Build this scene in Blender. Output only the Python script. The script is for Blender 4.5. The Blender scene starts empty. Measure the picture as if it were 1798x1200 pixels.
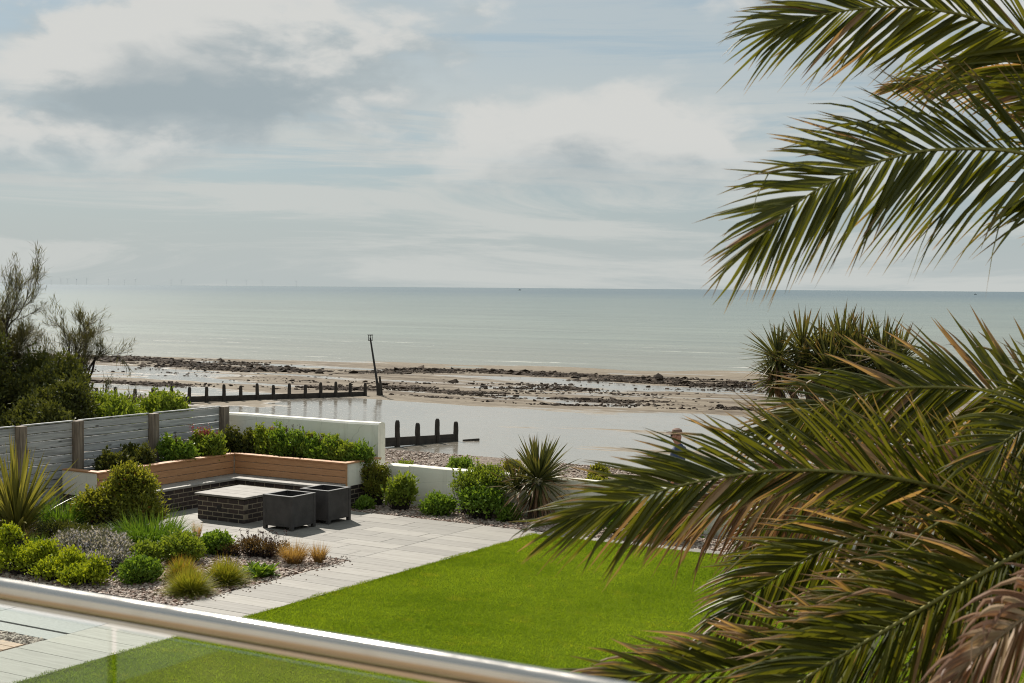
import bpy, math, random
import numpy as np
from mathutils import Matrix, Vector

rng = np.random.default_rng(7)
random.seed(7)
scene = bpy.context.scene
COL = scene.collection
R = math.radians

# ------------------------------------------------------------------ camera
cam_data = bpy.data.cameras.new('camera')
cam = bpy.data.objects.new('camera', cam_data)
COL.objects.link(cam)
cam_data.sensor_width = 36.0
cam_data.lens = 50.0
cam_data.clip_start = 0.1
cam_data.clip_end = 120000.0
CAM_H = 3.9
cam.matrix_world = (Matrix.Translation((0, 0, CAM_H)) @ Matrix.Rotation(R(31), 4, 'Z')
                    @ Matrix.Rotation(R(90 - 2.163), 4, 'X') @ Matrix.Rotation(R(0.44), 4, 'Z'))
cam_data.dof.use_dof = True
cam_data.dof.focus_distance = 26.0
cam_data.dof.aperture_fstop = 7.1
scene.camera = cam

# ------------------------------------------------------------------ node helper
class G:
    def __init__(self, tree):
        self.t = tree
        for n in list(tree.nodes):
            tree.nodes.remove(n)
    def n(self, typ, ins=None, **props):
        nd = self.t.nodes.new(typ)
        for k, v in props.items():
            setattr(nd, k, v)
        for k, v in (ins or {}).items():
            self.put(nd.inputs[k], v)
        return nd
    def put(self, sock, v):
        if isinstance(v, bpy.types.NodeSocket):
            self.t.links.new(v, sock)
        elif isinstance(v, (tuple, list)):
            n = len(sock.default_value)
            v = list(v)
            if n == 4 and len(v) == 3:
                v = v + [1.0]
            sock.default_value = v[:n]
        else:
            sock.default_value = v
    def m(self, op, a, b=0.0, c=None, clamp=False):
        nd = self.n('ShaderNodeMath', operation=op, use_clamp=clamp)
        self.put(nd.inputs[0], a); self.put(nd.inputs[1], b)
        if c is not None:
            self.put(nd.inputs[2], c)
        return nd.outputs[0]
    def vm(self, op, a, b=(0, 0, 0)):
        nd = self.n('ShaderNodeVectorMath', operation=op)
        self.put(nd.inputs[0], a); self.put(nd.inputs[1], b)
        return nd.outputs[0]
    def mix(self, f, a, b, blend='MIX'):
        nd = self.n('ShaderNodeMix', data_type='RGBA', blend_type=blend)
        self.put(nd.inputs[0], f); self.put(nd.inputs[6], a); self.put(nd.inputs[7], b)
        return nd.outputs[2]
    def noise(self, vec, scale, detail=4.0, rough=0.55, dist=0.0):
        nd = self.n('ShaderNodeTexNoise', {'Scale': scale, 'Detail': detail, 'Roughness': rough, 'Distortion': dist})
        if vec is not None:
            self.put(nd.inputs['Vector'], vec)
        return nd.outputs[0]
    def vor(self, vec, scale, out=0, feature='F1', rnd=1.0):
        nd = self.n('ShaderNodeTexVoronoi', {'Scale': scale, 'Randomness': rnd}, feature=feature)
        self.put(nd.inputs['Vector'], vec)
        return nd.outputs[out]
    def ss(self, v, lo, hi, a=0.0, b=1.0):
        nd = self.n('ShaderNodeMapRange', {'From Min': lo, 'From Max': hi, 'To Min': a, 'To Max': b},
                    interpolation_type='SMOOTHSTEP')
        self.put(nd.inputs['Value'], v)
        return nd.outputs[0]
    def pos(self):
        return self.n('ShaderNodeNewGeometry').outputs['Position']
    def obj(self):
        return self.n('ShaderNodeTexCoord').outputs['Object']
    def scale(self, vec, s):
        return self.vm('MULTIPLY', vec, s)
    def xyz(self, vec):
        nd = self.n('ShaderNodeSeparateXYZ'); self.put(nd.inputs[0], vec)
        return nd.outputs
    def attr(self, name):
        return self.n('ShaderNodeAttribute', attribute_name=name).outputs['Fac']
    def rand(self):
        return self.n('ShaderNodeObjectInfo').outputs['Random']
    def bump(self, h, strength=0.3, dist=0.01):
        nd = self.n('ShaderNodeBump', {'Strength': strength, 'Distance': dist})
        self.put(nd.inputs['Height'], h)
        return nd.outputs[0]
    def pbsdf(self, col, rough=0.6, normal=None, **kw):
        ins = {'Base Color': col, 'Roughness': rough}
        for k, v in kw.items():
            ins[k] = v
        nd = self.n('ShaderNodeBsdfPrincipled', ins)
        if normal is not None:
            self.put(nd.inputs['Normal'], normal)
        return nd.outputs[0]
    def out(self, sh):
        o = self.n('ShaderNodeOutputMaterial')
        self.t.links.new(sh, o.inputs['Surface'])

def new_mat(name):
    m = bpy.data.materials.new(name)
    m.use_nodes = True
    return m, G(m.node_tree)

# ------------------------------------------------------------------ sky and sun
CLOUD_X, CLOUD_Y = 5.0, 6.0
SUN_AZ, SUN_EL = -55.5, 43.0     # azimuth measured clockwise from +Y (the seaward axis)
world = bpy.data.worlds.new('World')
scene.world = world
world.use_nodes = True
g = G(world.node_tree)
sky = g.n('ShaderNodeTexSky', sky_type='NISHITA')
sky.sun_disc = False
sky.sun_elevation = R(SUN_EL)
sky.sun_rotation = R(SUN_AZ)
sky.altitude = 5.0
sky.air_density = 1.0
sky.dust_density = 1.6
sky.ozone_density = 1.3
direction = g.vm('NORMALIZE', g.n('ShaderNodeTexCoord').outputs['Generated'])
dx, dy, dz = g.xyz(direction)
up = g.m('MAXIMUM', dz, 0.0)
zz = g.m('ADD', up, 0.085)
comb = g.n('ShaderNodeCombineXYZ')
g.put(comb.inputs[0], g.m('DIVIDE', dx, zz)); g.put(comb.inputs[1], g.m('DIVIDE', dy, zz)); g.put(comb.inputs[2], 3.7)
P = comb.outputs[0]
Q = g.vm('ADD', g.scale(direction, (1.0, 1.0, 2.1)), (CLOUD_X, CLOUD_Y, 0.0))
warp = g.n('ShaderNodeTexNoise', {'Scale': 5.0, 'Detail': 4.0}); g.put(warp.inputs['Vector'], Q)
Qw = g.vm('ADD', Q, g.scale(g.vm('SUBTRACT', warp.outputs[1], (0.5, 0.5, 0.5)), (0.11, 0.11, 0.07)))
sund = (math.sin(R(SUN_AZ)) * 0.012, math.cos(R(SUN_AZ)) * 0.012, 0.042)
n1 = g.noise(Qw, 4.6, 12.0, 0.54)
n2 = g.noise(g.vm('ADD', Qw, sund), 4.6, 7.0, 0.54)
cum = g.ss(n1, 0.45, 0.555)
shade = g.ss(g.m('SUBTRACT', n1, n2), -0.045, 0.06)
thick = g.ss(n2, 0.53, 0.67)
lit = g.mix(shade, (0.41, 0.46, 0.475), (0.605, 0.61, 0.59))
lit = g.mix(g.m('MULTIPLY', thick, 0.7), lit, (0.30, 0.36, 0.39))
bandn = g.noise(g.vm('ADD', g.scale(direction, (1.0, 1.0, 11.0)), (CLOUD_Y, CLOUD_X, 2.0)), 3.0, 12.0, 0.64, 0.8)
veil = g.ss(bandn, 0.43, 0.58, 0.0, 0.85)
skyc = g.scale(sky.outputs[0], (0.093, 0.098, 0.103))
base = g.mix(0.8, skyc, (0.300, 0.385, 0.425))
low = g.ss(dz, 0.0, 0.085, 1.0, 0.0)
base = g.mix(g.m('MULTIPLY', low, 0.85), base, (0.45, 0.49, 0.485))
veil = g.m('MULTIPLY', veil, g.ss(dz, .09, .17, 1.0, .45))
base = g.mix(veil, base, (0.54, 0.56, 0.54))
fade = g.ss(dz, 0.055, 0.105, 0.0, 1.0)
full = g.mix(g.m('MULTIPLY', cum, fade), base, lit)
bg = g.n('ShaderNodeBackground', {'Strength': 0.82})
g.put(bg.inputs[0], full)
wo = g.n('ShaderNodeOutputWorld')
g.t.links.new(bg.outputs[0], wo.inputs[0])

sun_data = bpy.data.lights.new('sun', 'SUN')
sun_data.energy = 4.7
sun_data.angle = R(0.6)
sun_data.color = (1.0, 0.94, 0.85)
sun = bpy.data.objects.new('sun', sun_data)
COL.objects.link(sun)
sv = Vector((math.sin(R(SUN_AZ)) * math.cos(R(SUN_EL)), math.cos(R(SUN_AZ)) * math.cos(R(SUN_EL)), math.sin(R(SUN_EL))))
sun.rotation_euler = sv.to_track_quat('Z', 'Y').to_euler()
sun.location = sv * 60

scene.view_settings.view_transform = 'Standard'
scene.view_settings.look = 'None'
scene.view_settings.gamma = 1.0
scene.view_settings.exposure = 0.40
scene.cycles.use_denoising = True
scene.cycles.filter_width = 1.05
scene.cycles.max_bounces = 8
scene.cycles.transparent_max_bounces = 12
scene.cycles.caustics_reflective = False
scene.cycles.caustics_refractive = False
scene.cycles.sample_clamp_indirect = 6.0

# ------------------------------------------------------------------ mesh helpers
class MB:
    """collects vertices, faces and per-vertex attributes"""
    def __init__(self):
        self.V = []; self.F = []; self.A = {}; self.n = 0
    def add(self, V, F, **attrs):
        V = np.asarray(V, float)
        for f in F if isinstance(F, list) else [F]:
            f = np.asarray(f)
            if f.size:
                self.F.append(f + self.n)
        for k in set(list(attrs) + list(self.A)):
            self.A.setdefault(k, [np.zeros(self.n)] if self.n else [])
            a = attrs.get(k)
            a = np.zeros(len(V)) if a is None else (np.full(len(V), a) if np.isscalar(a) else np.asarray(a, float))
            self.A[k].append(a)
        self.V.append(V); self.n += len(V)
        return self
    def box(self, c, s, rz=0.0):
        x, y, z = np.array(s) / 2
        V = np.array([(a, b, d) for d in (-z, z) for a, b in ((-x, -y), (x, -y), (x, y), (-x, y))])
        if rz:
            cs, sn = math.cos(rz), math.sin(rz)
            V = np.c_[V[:, 0] * cs - V[:, 1] * sn, V[:, 0] * sn + V[:, 1] * cs, V[:, 2]]
        F = np.array([(3, 2, 1, 0), (4, 5, 6, 7), (0, 1, 5, 4), (1, 2, 6, 5), (2, 3, 7, 6), (3, 0, 4, 7)])
        return self.add(V + np.array(c), F)
    def span(self, a, b):
        a = np.array(a, float); b = np.array(b, float)
        return self.box((a + b) / 2, np.abs(b - a))
    def tube(self, pts, rad, n=6, cap=True, **attrs):
        pts = np.asarray(pts, float); k = len(pts)
        rad = np.full(k, rad) if np.isscalar(rad) else np.asarray(rad, float)
        T = np.gradient(pts, axis=0)
        T /= np.linalg.norm(T, axis=1)[:, None] + 1e-9
        ref = np.array([0, 0, 1.0]) if abs(T[:, 2].mean()) < 0.8 else np.array([1.0, 0, 0])
        S = np.cross(T, ref); S /= np.linalg.norm(S, axis=1)[:, None] + 1e-9
        U = np.cross(S, T)
        an = np.arange(n) * 2 * math.pi / n
        V = (pts[:, None, :] + rad[:, None, None] * (np.cos(an)[None, :, None] * S[:, None, :] + np.sin(an)[None, :, None] * U[:, None, :])).reshape(-1, 3)
        i, j = np.meshgrid(np.arange(k - 1), np.arange(n), indexing='ij')
        a = (i * n + j).ravel(); b = (i * n + (j + 1) % n).ravel()
        F = [np.c_[a, b, b + n, a + n]]
        if cap:
            V = np.vstack([V, pts[0], pts[-1]])
            j = np.arange(n); j2 = (j + 1) % n
            F.append(np.c_[j2, j, np.full(n, k * n)])
            F.append(np.c_[(k - 1) * n + j, (k - 1) * n + j2, np.full(n, k * n + 1)])
        return self.add(V, F, **attrs)
    def mesh(self, name, smooth=False):
        me = bpy.data.meshes.new(name)
        V = np.vstack(self.V)
        me.vertices.add(len(V))
        me.vertices.foreach_set('co', V.astype(np.float32).ravel())
        loops = np.concatenate([f.ravel() for f in self.F]).astype(np.int32)
        tot = np.concatenate([np.full(len(f), f.shape[1]) for f in self.F]).astype(np.int32)
        st = np.concatenate([[0], np.cumsum(tot)[:-1]]).astype(np.int32)
        me.loops.add(len(loops)); me.loops.foreach_set('vertex_index', loops)
        me.polygons.add(len(tot)); me.polygons.foreach_set('loop_start', st)
        me.update(calc_edges=True)
        me.validate()
        for k, v in self.A.items():
            at = me.attributes.new(k, 'FLOAT', 'POINT')
            at.data.foreach_set('value', np.concatenate(v).astype(np.float32))
        me.polygons.foreach_set('use_smooth', np.full(len(me.polygons), bool(smooth)))
        return me
    def build(self, name, m, parent=None, smooth=False, loc=None):
        return link(name, self.mesh(name, smooth), m, parent, loc)

def link(name, me, m=None, parent=None, loc=None):
    if m is not None and not me.materials:
        me.materials.append(m)
    o = bpy.data.objects.new(name, me)
    COL.objects.link(o)
    if parent is not None:
        o.parent = parent
    if loc is not None:
        o.location = loc
    return o

def empty(name, loc=(0, 0, 0), rz=0.0):
    o = bpy.data.objects.new(name, None)
    o.empty_display_size = 0.2
    COL.objects.link(o)
    o.location = loc
    o.rotation_euler = (0, 0, rz)
    return o

def tag(o, label=None, cat=None, group=None, kind=None):
    if label: o['label'] = label
    if cat: o['category'] = cat
    if group: o['group'] = group
    if kind: o['kind'] = kind
    return o

def copy_tree(o, parent=None):
    c = o.copy(); COL.objects.link(c); c.parent = parent
    for ch in [x for x in o.children]:
        copy_tree(ch, c)
    return c

def bevel_box(s, b=0.004):
    """a box centred at its origin with chamfered edges (24 vertices)"""
    hx, hy, hz = s[0] / 2, s[1] / 2, s[2] / 2
    V = []
    for z, ins in ((-hz, b), (-hz + b, 0), (hz - b, 0), (hz, b)):
        x, y = hx - ins, hy - ins
        c = b if ins == 0 else 0.0005
        for px, py in ((-x + c, -y), (x - c, -y), (x, -y + c), (x, y - c), (x - c, y), (-x + c, y), (-x, y - c), (-x, -y + c)):
            V.append((px, py, z))
    F4 = []
    for r in range(3):
        for j in range(8):
            F4.append((r * 8 + j, r * 8 + (j + 1) % 8, r * 8 + 8 + (j + 1) % 8, r * 8 + 8 + j))
    mb = MB()
    mb.add(V, [np.array(F4), np.array([[7, 6, 5, 4, 3, 2, 1, 0]]), np.array([[24, 25, 26, 27, 28, 29, 30, 31]])])
    return mb

def unit(a):
    a = np.asarray(a, float)
    return a / (np.linalg.norm(a, axis=-1, keepdims=True) + 1e-9)

def blades(mb, Pb, D, L, W, droop, segs=4, fold=0.25, side=None, dry=0.0, prof=None, flop=None):
    """long narrow leaves: base points, directions, lengths, widths, gravity droop; three vertices across"""
    Pb = np.asarray(Pb, float); N = len(Pb)
    D = unit(D)
    L = np.broadcast_to(L, (N,)); W = np.broadcast_to(W, (N,)); droop = np.broadcast_to(droop, (N,)); dry = np.broadcast_to(dry, (N,))
    if side is None:
        side = np.cross(D, np.tile([0, 0, 1.0], (N, 1)) + rng.normal(0, .25, (N, 3)))
    S = unit(side - (side * D).sum(1)[:, None] * D)
    Nn = np.cross(S, D)
    t = np.linspace(0, 1, segs + 1)
    if prof is None:
        prof = lambda q: np.minimum(1.0, 0.45 + 2.6 * q) * np.clip((1 - q) / 0.55, 0, 1) ** 0.8
    w = prof(t); w[-1] = 0.02
    C = Pb[:, None, :] + D[:, None, :] * (L[:, None] * t)[:, :, None]
    C[:, :, 2] -= (droop * L)[:, None] * t ** 2
    if flop is not None:
        C += flop[:, None, :] * (np.clip(t - 0.6, 0, 1) ** 1.5)[None, :, None] * L[:, None, None]
    hw = (W[:, None] * w[None, :] / 2)[:, :, None]
    A = C - S[:, None, :] * hw + Nn[:, None, :] * hw * fold * 2
    B = C + S[:, None, :] * hw + Nn[:, None, :] * hw * fold * 2
    V = np.stack([A, C, B], axis=2).reshape(-1, 3)
    k = segs + 1
    base = (np.arange(N) * k * 3)[:, None]
    i = np.arange(segs)[None, :] * 3
    q = (base + i).ravel()
    F = np.vstack([np.c_[q, q + 1, q + 4, q + 3], np.c_[q + 1, q + 2, q + 5, q + 4]])
    rnd = np.repeat(rng.random(N), k * 3)
    tt = np.tile(np.repeat(t, 3), N)
    dr = np.clip((tt - (1 - np.repeat(dry, k * 3))) / 0.12, 0, 1)
    return mb.add(V, F, rnd=rnd, tt=tt, dry=dr)

def leaves(mb, Pb, D, L, W, dry=0.0, rnd=None, fold=0.3):
    """small folded leaves of two triangles"""
    Pb = np.asarray(Pb, float); N = len(Pb)
    D = unit(D)
    L = np.broadcast_to(L, (N,))[:, None]; W = np.broadcast_to(W, (N,))[:, None]
    S = unit(np.cross(D, rng.normal(0, 1, (N, 3))))
    Nn = np.cross(S, D)
    m = Pb + D * L * 0.45
    V = np.stack([Pb, m + S * W / 2 + Nn * W * fold, Pb + D * L, m - S * W / 2 + Nn * W * fold], axis=1).reshape(-1, 3)
    b = np.arange(N) * 4
    F = np.vstack([np.c_[b, b + 1, b + 2], np.c_[b, b + 2, b + 3]])
    r = rng.random(N) if rnd is None else rnd
    return mb.add(V, F, rnd=np.repeat(r, 4), tt=np.tile([0, .5, 1, .5], N), dry=np.repeat(np.broadcast_to(dry, (N,)), 4))

ICO_V = None
def ico():
    p = (1 + 5 ** .5) / 2
    V = np.array([(-1, p, 0), (1, p, 0), (-1, -p, 0), (1, -p, 0), (0, -1, p), (0, 1, p), (0, -1, -p), (0, 1, -p), (p, 0, -1), (p, 0, 1), (-p, 0, -1), (-p, 0, 1)]) / 1.902
    F = np.array([(0, 11, 5), (0, 5, 1), (0, 1, 7), (0, 7, 10), (0, 10, 11), (1, 5, 9), (5, 11, 4), (11, 10, 2), (10, 7, 6), (7, 1, 8), (3, 9, 4), (3, 4, 2), (3, 2, 6), (3, 6, 8), (3, 8, 9), (4, 9, 5), (2, 4, 11), (6, 2, 10), (8, 6, 7), (9, 8, 1)])
    return V, F
ICO_V, ICO_F = ico()

def lumps(mb, Pc, size, flat=0.6, rough=0.25):
    """irregular stones: N deformed icosahedra"""
    Pc = np.asarray(Pc, float); N = len(Pc)
    size = np.broadcast_to(size, (N,))
    V = ICO_V[None] * (1 + rng.uniform(-rough, rough, (N, 12, 1)))
    V = V * rng.uniform(0.7, 1.3, (N, 1, 3)) * np.array([1, 1, flat])
    a = rng.uniform(0, 2 * math.pi, N)
    c, s = np.cos(a)[:, None], np.sin(a)[:, None]
    tilt = rng.normal(0, .25, (N, 1))
    x, y, z = V[..., 0], V[..., 1], V[..., 2] + V[..., 0] * tilt
    V = np.stack([x * c - y * s, x * s + y * c, z], -1) * size[:, None, None] + Pc[:, None, :]
    F = (ICO_F[None] + (np.arange(N) * 12)[:, None, None]).reshape(-1, 3)
    return mb.add(V.reshape(-1, 3), F, rnd=np.repeat(rng.random(N), 12))

def catmull(pts, n):
    P_ = np.asarray(pts, float)
    P_ = np.vstack([2 * P_[0] - P_[1], P_, 2 * P_[-1] - P_[-2]])
    out = []
    segs = len(P_) - 3
    for u in np.linspace(0, segs, n):
        i = min(int(u), segs - 1); t = u - i
        a, b, c, d = P_[i:i + 4]
        out.append(0.5 * ((2 * b) + (-a + c) * t + (2 * a - 5 * b + 4 * c - d) * t ** 2 + (-a + 3 * b - 3 * c + d) * t ** 3))
    out = np.array(out)
    s = np.concatenate([[0], np.cumsum(np.linalg.norm(np.diff(out, axis=0), axis=1))])
    q = np.linspace(0, s[-1], n)
    return np.stack([np.interp(q, s, out[:, k]) for k in range(3)], 1)

# ------------------------------------------------------------------ materials
def leaf_mat(name, a, b, dry=(0.30, 0.20, 0.11), trans=0.32, rough=0.55, tcol=None, spec=0.28):
    m, g = new_mat(name)
    r = g.attr('rnd')
    col = g.mix(r, a, b)
    col = g.mix(g.m('MULTIPLY', g.attr('tt'), 0.25), col, (b[0] * 1.35, b[1] * 1.25, b[2]))
    col = g.mix(g.attr('dry'), col, g.mix(r, dry, (dry[0] * .55, dry[1] * .5, dry[2] * .5)))
    s1 = g.pbsdf(col, rough, **{'Specular IOR Level': spec})
    tr = g.n('ShaderNodeBsdfTranslucent')
    g.put(tr.inputs[0], g.mix(1.0, col, tcol or (1.5, 1.35, 0.6), 'MULTIPLY'))
    mx = g.n('ShaderNodeMixShader', {0: trans})
    g.t.links.new(s1, mx.inputs[1]); g.t.links.new(tr.outputs[0], mx.inputs[2])
    g.out(mx.outputs[0])
    return m

def simple(name, col, rough=0.6, var=0.12, scale=6.0, bump=0.15, metal=0.0, col2=None, spec=0.4, per=0.0):
    m, g = new_mat(name)
    p = g.pos()
    n = g.noise(p, scale, 6.0, 0.6)
    c2 = col2 or tuple(c * (1 - var * 2) for c in col)
    c = g.mix(g.ss(n, 0.3, 0.7), c2, col)
    if per:
        c = g.mix(1.0, c, g.n('ShaderNodeCombineColor', {k: g.ss(g.rand(), 0, 1, 1 - per, 1 + per) for k in (0, 1, 2)}).outputs[0], 'MULTIPLY')
    nb = g.bump(g.noise(p, scale * 9, 5.0, 0.65), bump, 0.01)
    g.out(g.pbsdf(c, rough, nb, Metallic=metal, **{'Specular IOR Level': spec}))
    return m

M = {}
# stone paving planks with a drawn-out grain
m, g = new_mat('paving_stone')
p = g.pos()
rn = g.rand()
off = g.n('ShaderNodeCombineXYZ'); g.put(off.inputs[0], g.m('MULTIPLY', rn, 37.0)); g.put(off.inputs[1], g.m('MULTIPLY', rn, 91.0))
grain = g.noise(g.vm('ADD', g.scale(p, (1.2, 15.0, 4.0)), off.outputs[0]), 1.6, 7.0, 0.62, 0.25)
blot = g.noise(p, 1.3, 5.0, 0.6)
c = g.mix(g.ss(grain, 0.30, 0.68), (0.200, 0.183, 0.156), (0.272, 0.254, 0.222))
c = g.mix(g.ss(grain, 0.30, 0.18, 0.0, 0.6), c, (0.14, 0.125, 0.105))
c = g.mix(g.ss(blot, 0.45, 0.75, 0, 0.3), c, (0.25, 0.23, 0.195))
c = g.mix(1.0, c, g.n('ShaderNodeCombineColor', {k: g.ss(rn, 0, 1, 0.82, 1.1) for k in (0, 1, 2)}).outputs[0], 'MULTIPLY')
g.out(g.pbsdf(c, 0.62, g.bump(grain, 0.2, 0.004), **{'Specular IOR Level': 0.35}))
M['paving'] = m
M['joint'] = simple('joint_sand', (0.20, 0.18, 0.15), 0.9, scale=20)

# dark bricks, per-piece colour
m, g = new_mat('brick_clay')
p = g.pos(); rn = g.rand()
c = g.mix(rn, (0.028, 0.022, 0.022), (0.062, 0.042, 0.036))
c = g.mix(g.ss(g.noise(p, 14, 6, .65), .5, .75, 0, .55), c, (0.11, 0.085, 0.07))
g.out(g.pbsdf(c, 0.6, g.bump(g.noise(p, 90, 4, .6), .3, .004), **{'Specular IOR Level': 0.35}))
M['brick'] = m
M['mortar'] = simple('mortar', (0.34, 0.285, 0.20), 0.9, .2, 9, .3, col2=(0.20, 0.17, 0.125))
m, g = new_mat('weathered_plank')
p = g.pos(); rn = g.rand()
off = g.n('ShaderNodeCombineXYZ'); g.put(off.inputs[0], g.m('MULTIPLY', rn, 41.0))
grain = g.noise(g.vm('ADD', g.scale(p, (3, 40, 10)), off.outputs[0]), 1.0, 7, .65, .4)
c = g.mix(g.ss(grain, .32, .7), (0.13, 0.115, 0.095), (0.36, 0.335, 0.295))
c = g.mix(g.m('MULTIPLY', rn, .4), c, (0.20, 0.185, 0.16))
g.out(g.pbsdf(c, .65, g.bump(grain, .3, .004)))
M['plank'] = m
M['slab'] = simple('seat_slab', (0.34, 0.32, 0.285), 0.6, .12, 5, .12)
# warm composite boards of the backrest
m, g = new_mat('warm_board')
p = g.pos(); rn = g.rand()
n = g.noise(g.scale(p, (5, 5, 60)), 1.0, 5, .6)
c = g.mix(g.ss(n, .3, .7), (0.44, 0.215, 0.095), (0.56, 0.29, 0.14))
c = g.mix(g.m('MULTIPLY', rn, .25), c, (0.38, 0.19, 0.09))
g.out(g.pbsdf(c, 0.55, g.bump(n, .12, .004)))
M['warm'] = m
# weathered grey fence boards
m, g = new_mat('grey_board')
p = g.pos(); rn = g.rand()
off = g.n('ShaderNodeCombineXYZ'); g.put(off.inputs[1], g.m('MULTIPLY', rn, 53.0)); g.put(off.inputs[2], g.m('MULTIPLY', rn, 17.0))
q = g.vm('ADD', p, off.outputs[0])
grain = g.noise(g.scale(q, (4, 1.6, 34)), 1.0, 7, .65, .3)
knot = g.vor(g.scale(q, (1, 2.4, 7)), 1.0)
c = g.mix(g.ss(grain, .3, .7), (0.20, 0.20, 0.195), (0.60, 0.60, 0.585))
c = g.mix(g.m('MULTIPLY', rn, .6), c, (0.46, 0.455, 0.44))
c = g.mix(g.ss(knot, .16, .06, 0, .85), c, (0.055, 0.05, 0.045))
g.out(g.pbsdf(c, 0.75, g.bump(grain, .35, .006)))
M['grey_board'] = m
m, g = new_mat('post_wood')
p = g.pos()
grain = g.noise(g.scale(p, (30, 30, 2)), 1.0, 6, .65, .3)
g.out(g.pbsdf(g.mix(g.ss(grain, .3, .7), (0.12, 0.09, 0.066), (0.32, 0.255, 0.19)), .75, g.bump(grain, .3, .006)))
M['post'] = m
# white rendered wall with stains
m, g = new_mat('white_render')
p = g.pos(); x, y, z = g.xyz(p)
n = g.noise(p, 2.2, 6, .6)
streak = g.noise(g.scale(p, (9, 9, .5)), 1.0, 5, .6)
c = g.mix(g.ss(n, .35, .7), (0.84, 0.805, 0.69), (0.90, 0.87, 0.765))
c = g.mix(g.ss(streak, .54, .76, 0, .38), c, (0.45, 0.42, 0.33))
dirt = g.m('MULTIPLY', g.ss(z, .38, .02), g.ss(g.noise(p, 4.5, 6, .65), .36, .62))
c = g.mix(g.m('MULTIPLY', dirt, .6), c, (0.34, 0.33, 0.22))
crack = g.ss(g.vor(g.vm('ADD', p, g.scale(g.n('ShaderNodeTexNoise', {'Scale': 3.0}).outputs[1], (.3, .3, .3))), 1.1, 0, 'DISTANCE_TO_EDGE'), .004, .001, 0, .3)
c = g.mix(crack, c, (0.36, 0.33, 0.27))
g.out(g.pbsdf(c, .8, g.bump(g.noise(p, 26, 6, .7), .35, .012)))
M['render'] = m
M['planter'] = simple('planter_slate', (0.062, 0.056, 0.054), .6, .3, 5, .25, col2=(0.036, 0.033, 0.032), spec=.45)
M['planter_rim'] = simple('planter_rim', (0.15, 0.145, 0.14), .42, .2, 8, .2, spec=.6)
M['soil'] = simple('soil', (0.055, 0.038, 0.026), .95, .3, 18, .8)
M['gravel_base'] = simple('gravel_base', (0.14, 0.115, 0.09), .95, .35, 40, .8)
m, g = new_mat('gravel_stone')
r = g.attr('rnd')
c = g.mix(r, (0.19, 0.145, 0.115), (0.52, 0.43, 0.355))
c = g.mix(g.ss(g.m('FRACT', g.m('MULTIPLY', r, 17.3)), .72, .8), c, (0.20, 0.12, 0.085))
g.out(g.pbsdf(c, .8))
M['stone'] = m
# lawn
m, g = new_mat('lawn_ground')
p = g.pos()
n = g.noise(p, .55, 5, .6); n2 = g.noise(p, 60, 4, .7)
c = g.mix(g.ss(n, .3, .7), (0.10, 0.15, 0.010), (0.16, 0.21, 0.016))
c = g.mix(g.ss(n2, .35, .7), (0.09, 0.135, 0.007), c)
g.out(g.pbsdf(c, .95, g.bump(n2, .8, .02), **{'Specular IOR Level': 0.0}))
M['lawn'] = m
m, g = new_mat('grass_blade')
p = g.pos(); r = g.attr('rnd')
n = g.noise(p, .6, 5, .6)
n3 = g.noise(g.scale(p, (1.4, 2.2, 1)), 1.3, 4, .6)
c = g.mix(g.ss(n, .3, .7), (0.120, 0.176, 0.020), (0.226, 0.284, 0.040))
n4 = g.noise(g.scale(p, (2.0, 3.4, 1)), 1.6, 5, .65)
c = g.mix(g.ss(n4, .50, .66, 0, .45), c, (0.075, 0.125, 0.010))
c = g.mix(g.ss(n3, .55, .70, 0, .7), c, (0.29, 0.285, 0.045))
c = g.mix(g.ss(r, .3, 1.0, 0, .35), c, (0.24, 0.31, 0.03))
s1 = g.pbsdf(c, .8, **{'Specular IOR Level': 0.0})
tr = g.n('ShaderNodeBsdfTranslucent'); g.put(tr.inputs[0], g.mix(1.0, c, (1.4, 1.45, .3), 'MULTIPLY'))
mx = g.n('ShaderNodeMixShader', {0: .45}); g.t.links.new(s1, mx.inputs[1]); g.t.links.new(tr.outputs[0], mx.inputs[2])
g.out(mx.outputs[0])
M['grass'] = m
# beach: shingle above, wet sand below
m, g = new_mat('beach_ground')
p = g.pos(); x, y, z = g.xyz(p)
edge = g.m('ADD', z, g.m('MULTIPLY', g.m('SUBTRACT', g.noise(p, .25, 4, .6), .5), .9))
wet = g.ss(edge, -2.35, -2.6)
peb = g.vor(p, 22, 1)
pr = g.xyz(peb)[0]
pd = g.vor(p, 22, 0)
sh = g.mix(pr, (0.12, 0.09, 0.07), (0.32, 0.265, 0.215))
sh = g.mix(g.ss(pd, .3, .7, 0, .5), sh, (0.10, 0.08, 0.065))
sp = g.scale(p, (.22, .75, 1))
flat = g.noise(sp, .16, 6, .62, .5)
fine = g.noise(g.scale(p, (.6, 1.6, 1)), 1.6, 6, .7)
speck = g.noise(g.scale(p, (1.0, 1.5, 1)), 2.4, 5, .75)
sand = g.mix(g.ss(fine, .3, .7), (0.165, 0.136, 0.100), (0.25, 0.212, 0.162))
sand = g.mix(g.ss(speck, .57, .70, 0, .8), sand, (0.06, 0.048, 0.036))  # dark specks: worm casts, plus small ripple shadows put into the colour
stain = g.noise(g.scale(p, (.14, .62, 1)), 1.0, 7, .68, .6)
zone = g.m('MULTIPLY', g.ss(y, 74., 82.), g.ss(y, 126., 118.))
sand = g.mix(g.m('MULTIPLY', g.ss(stain, .45, .55, 0, .85), zone), sand, g.mix(g.ss(fine, .35, .65), (0.065, 0.048, 0.034), (0.15, 0.118, 0.086)))
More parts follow.
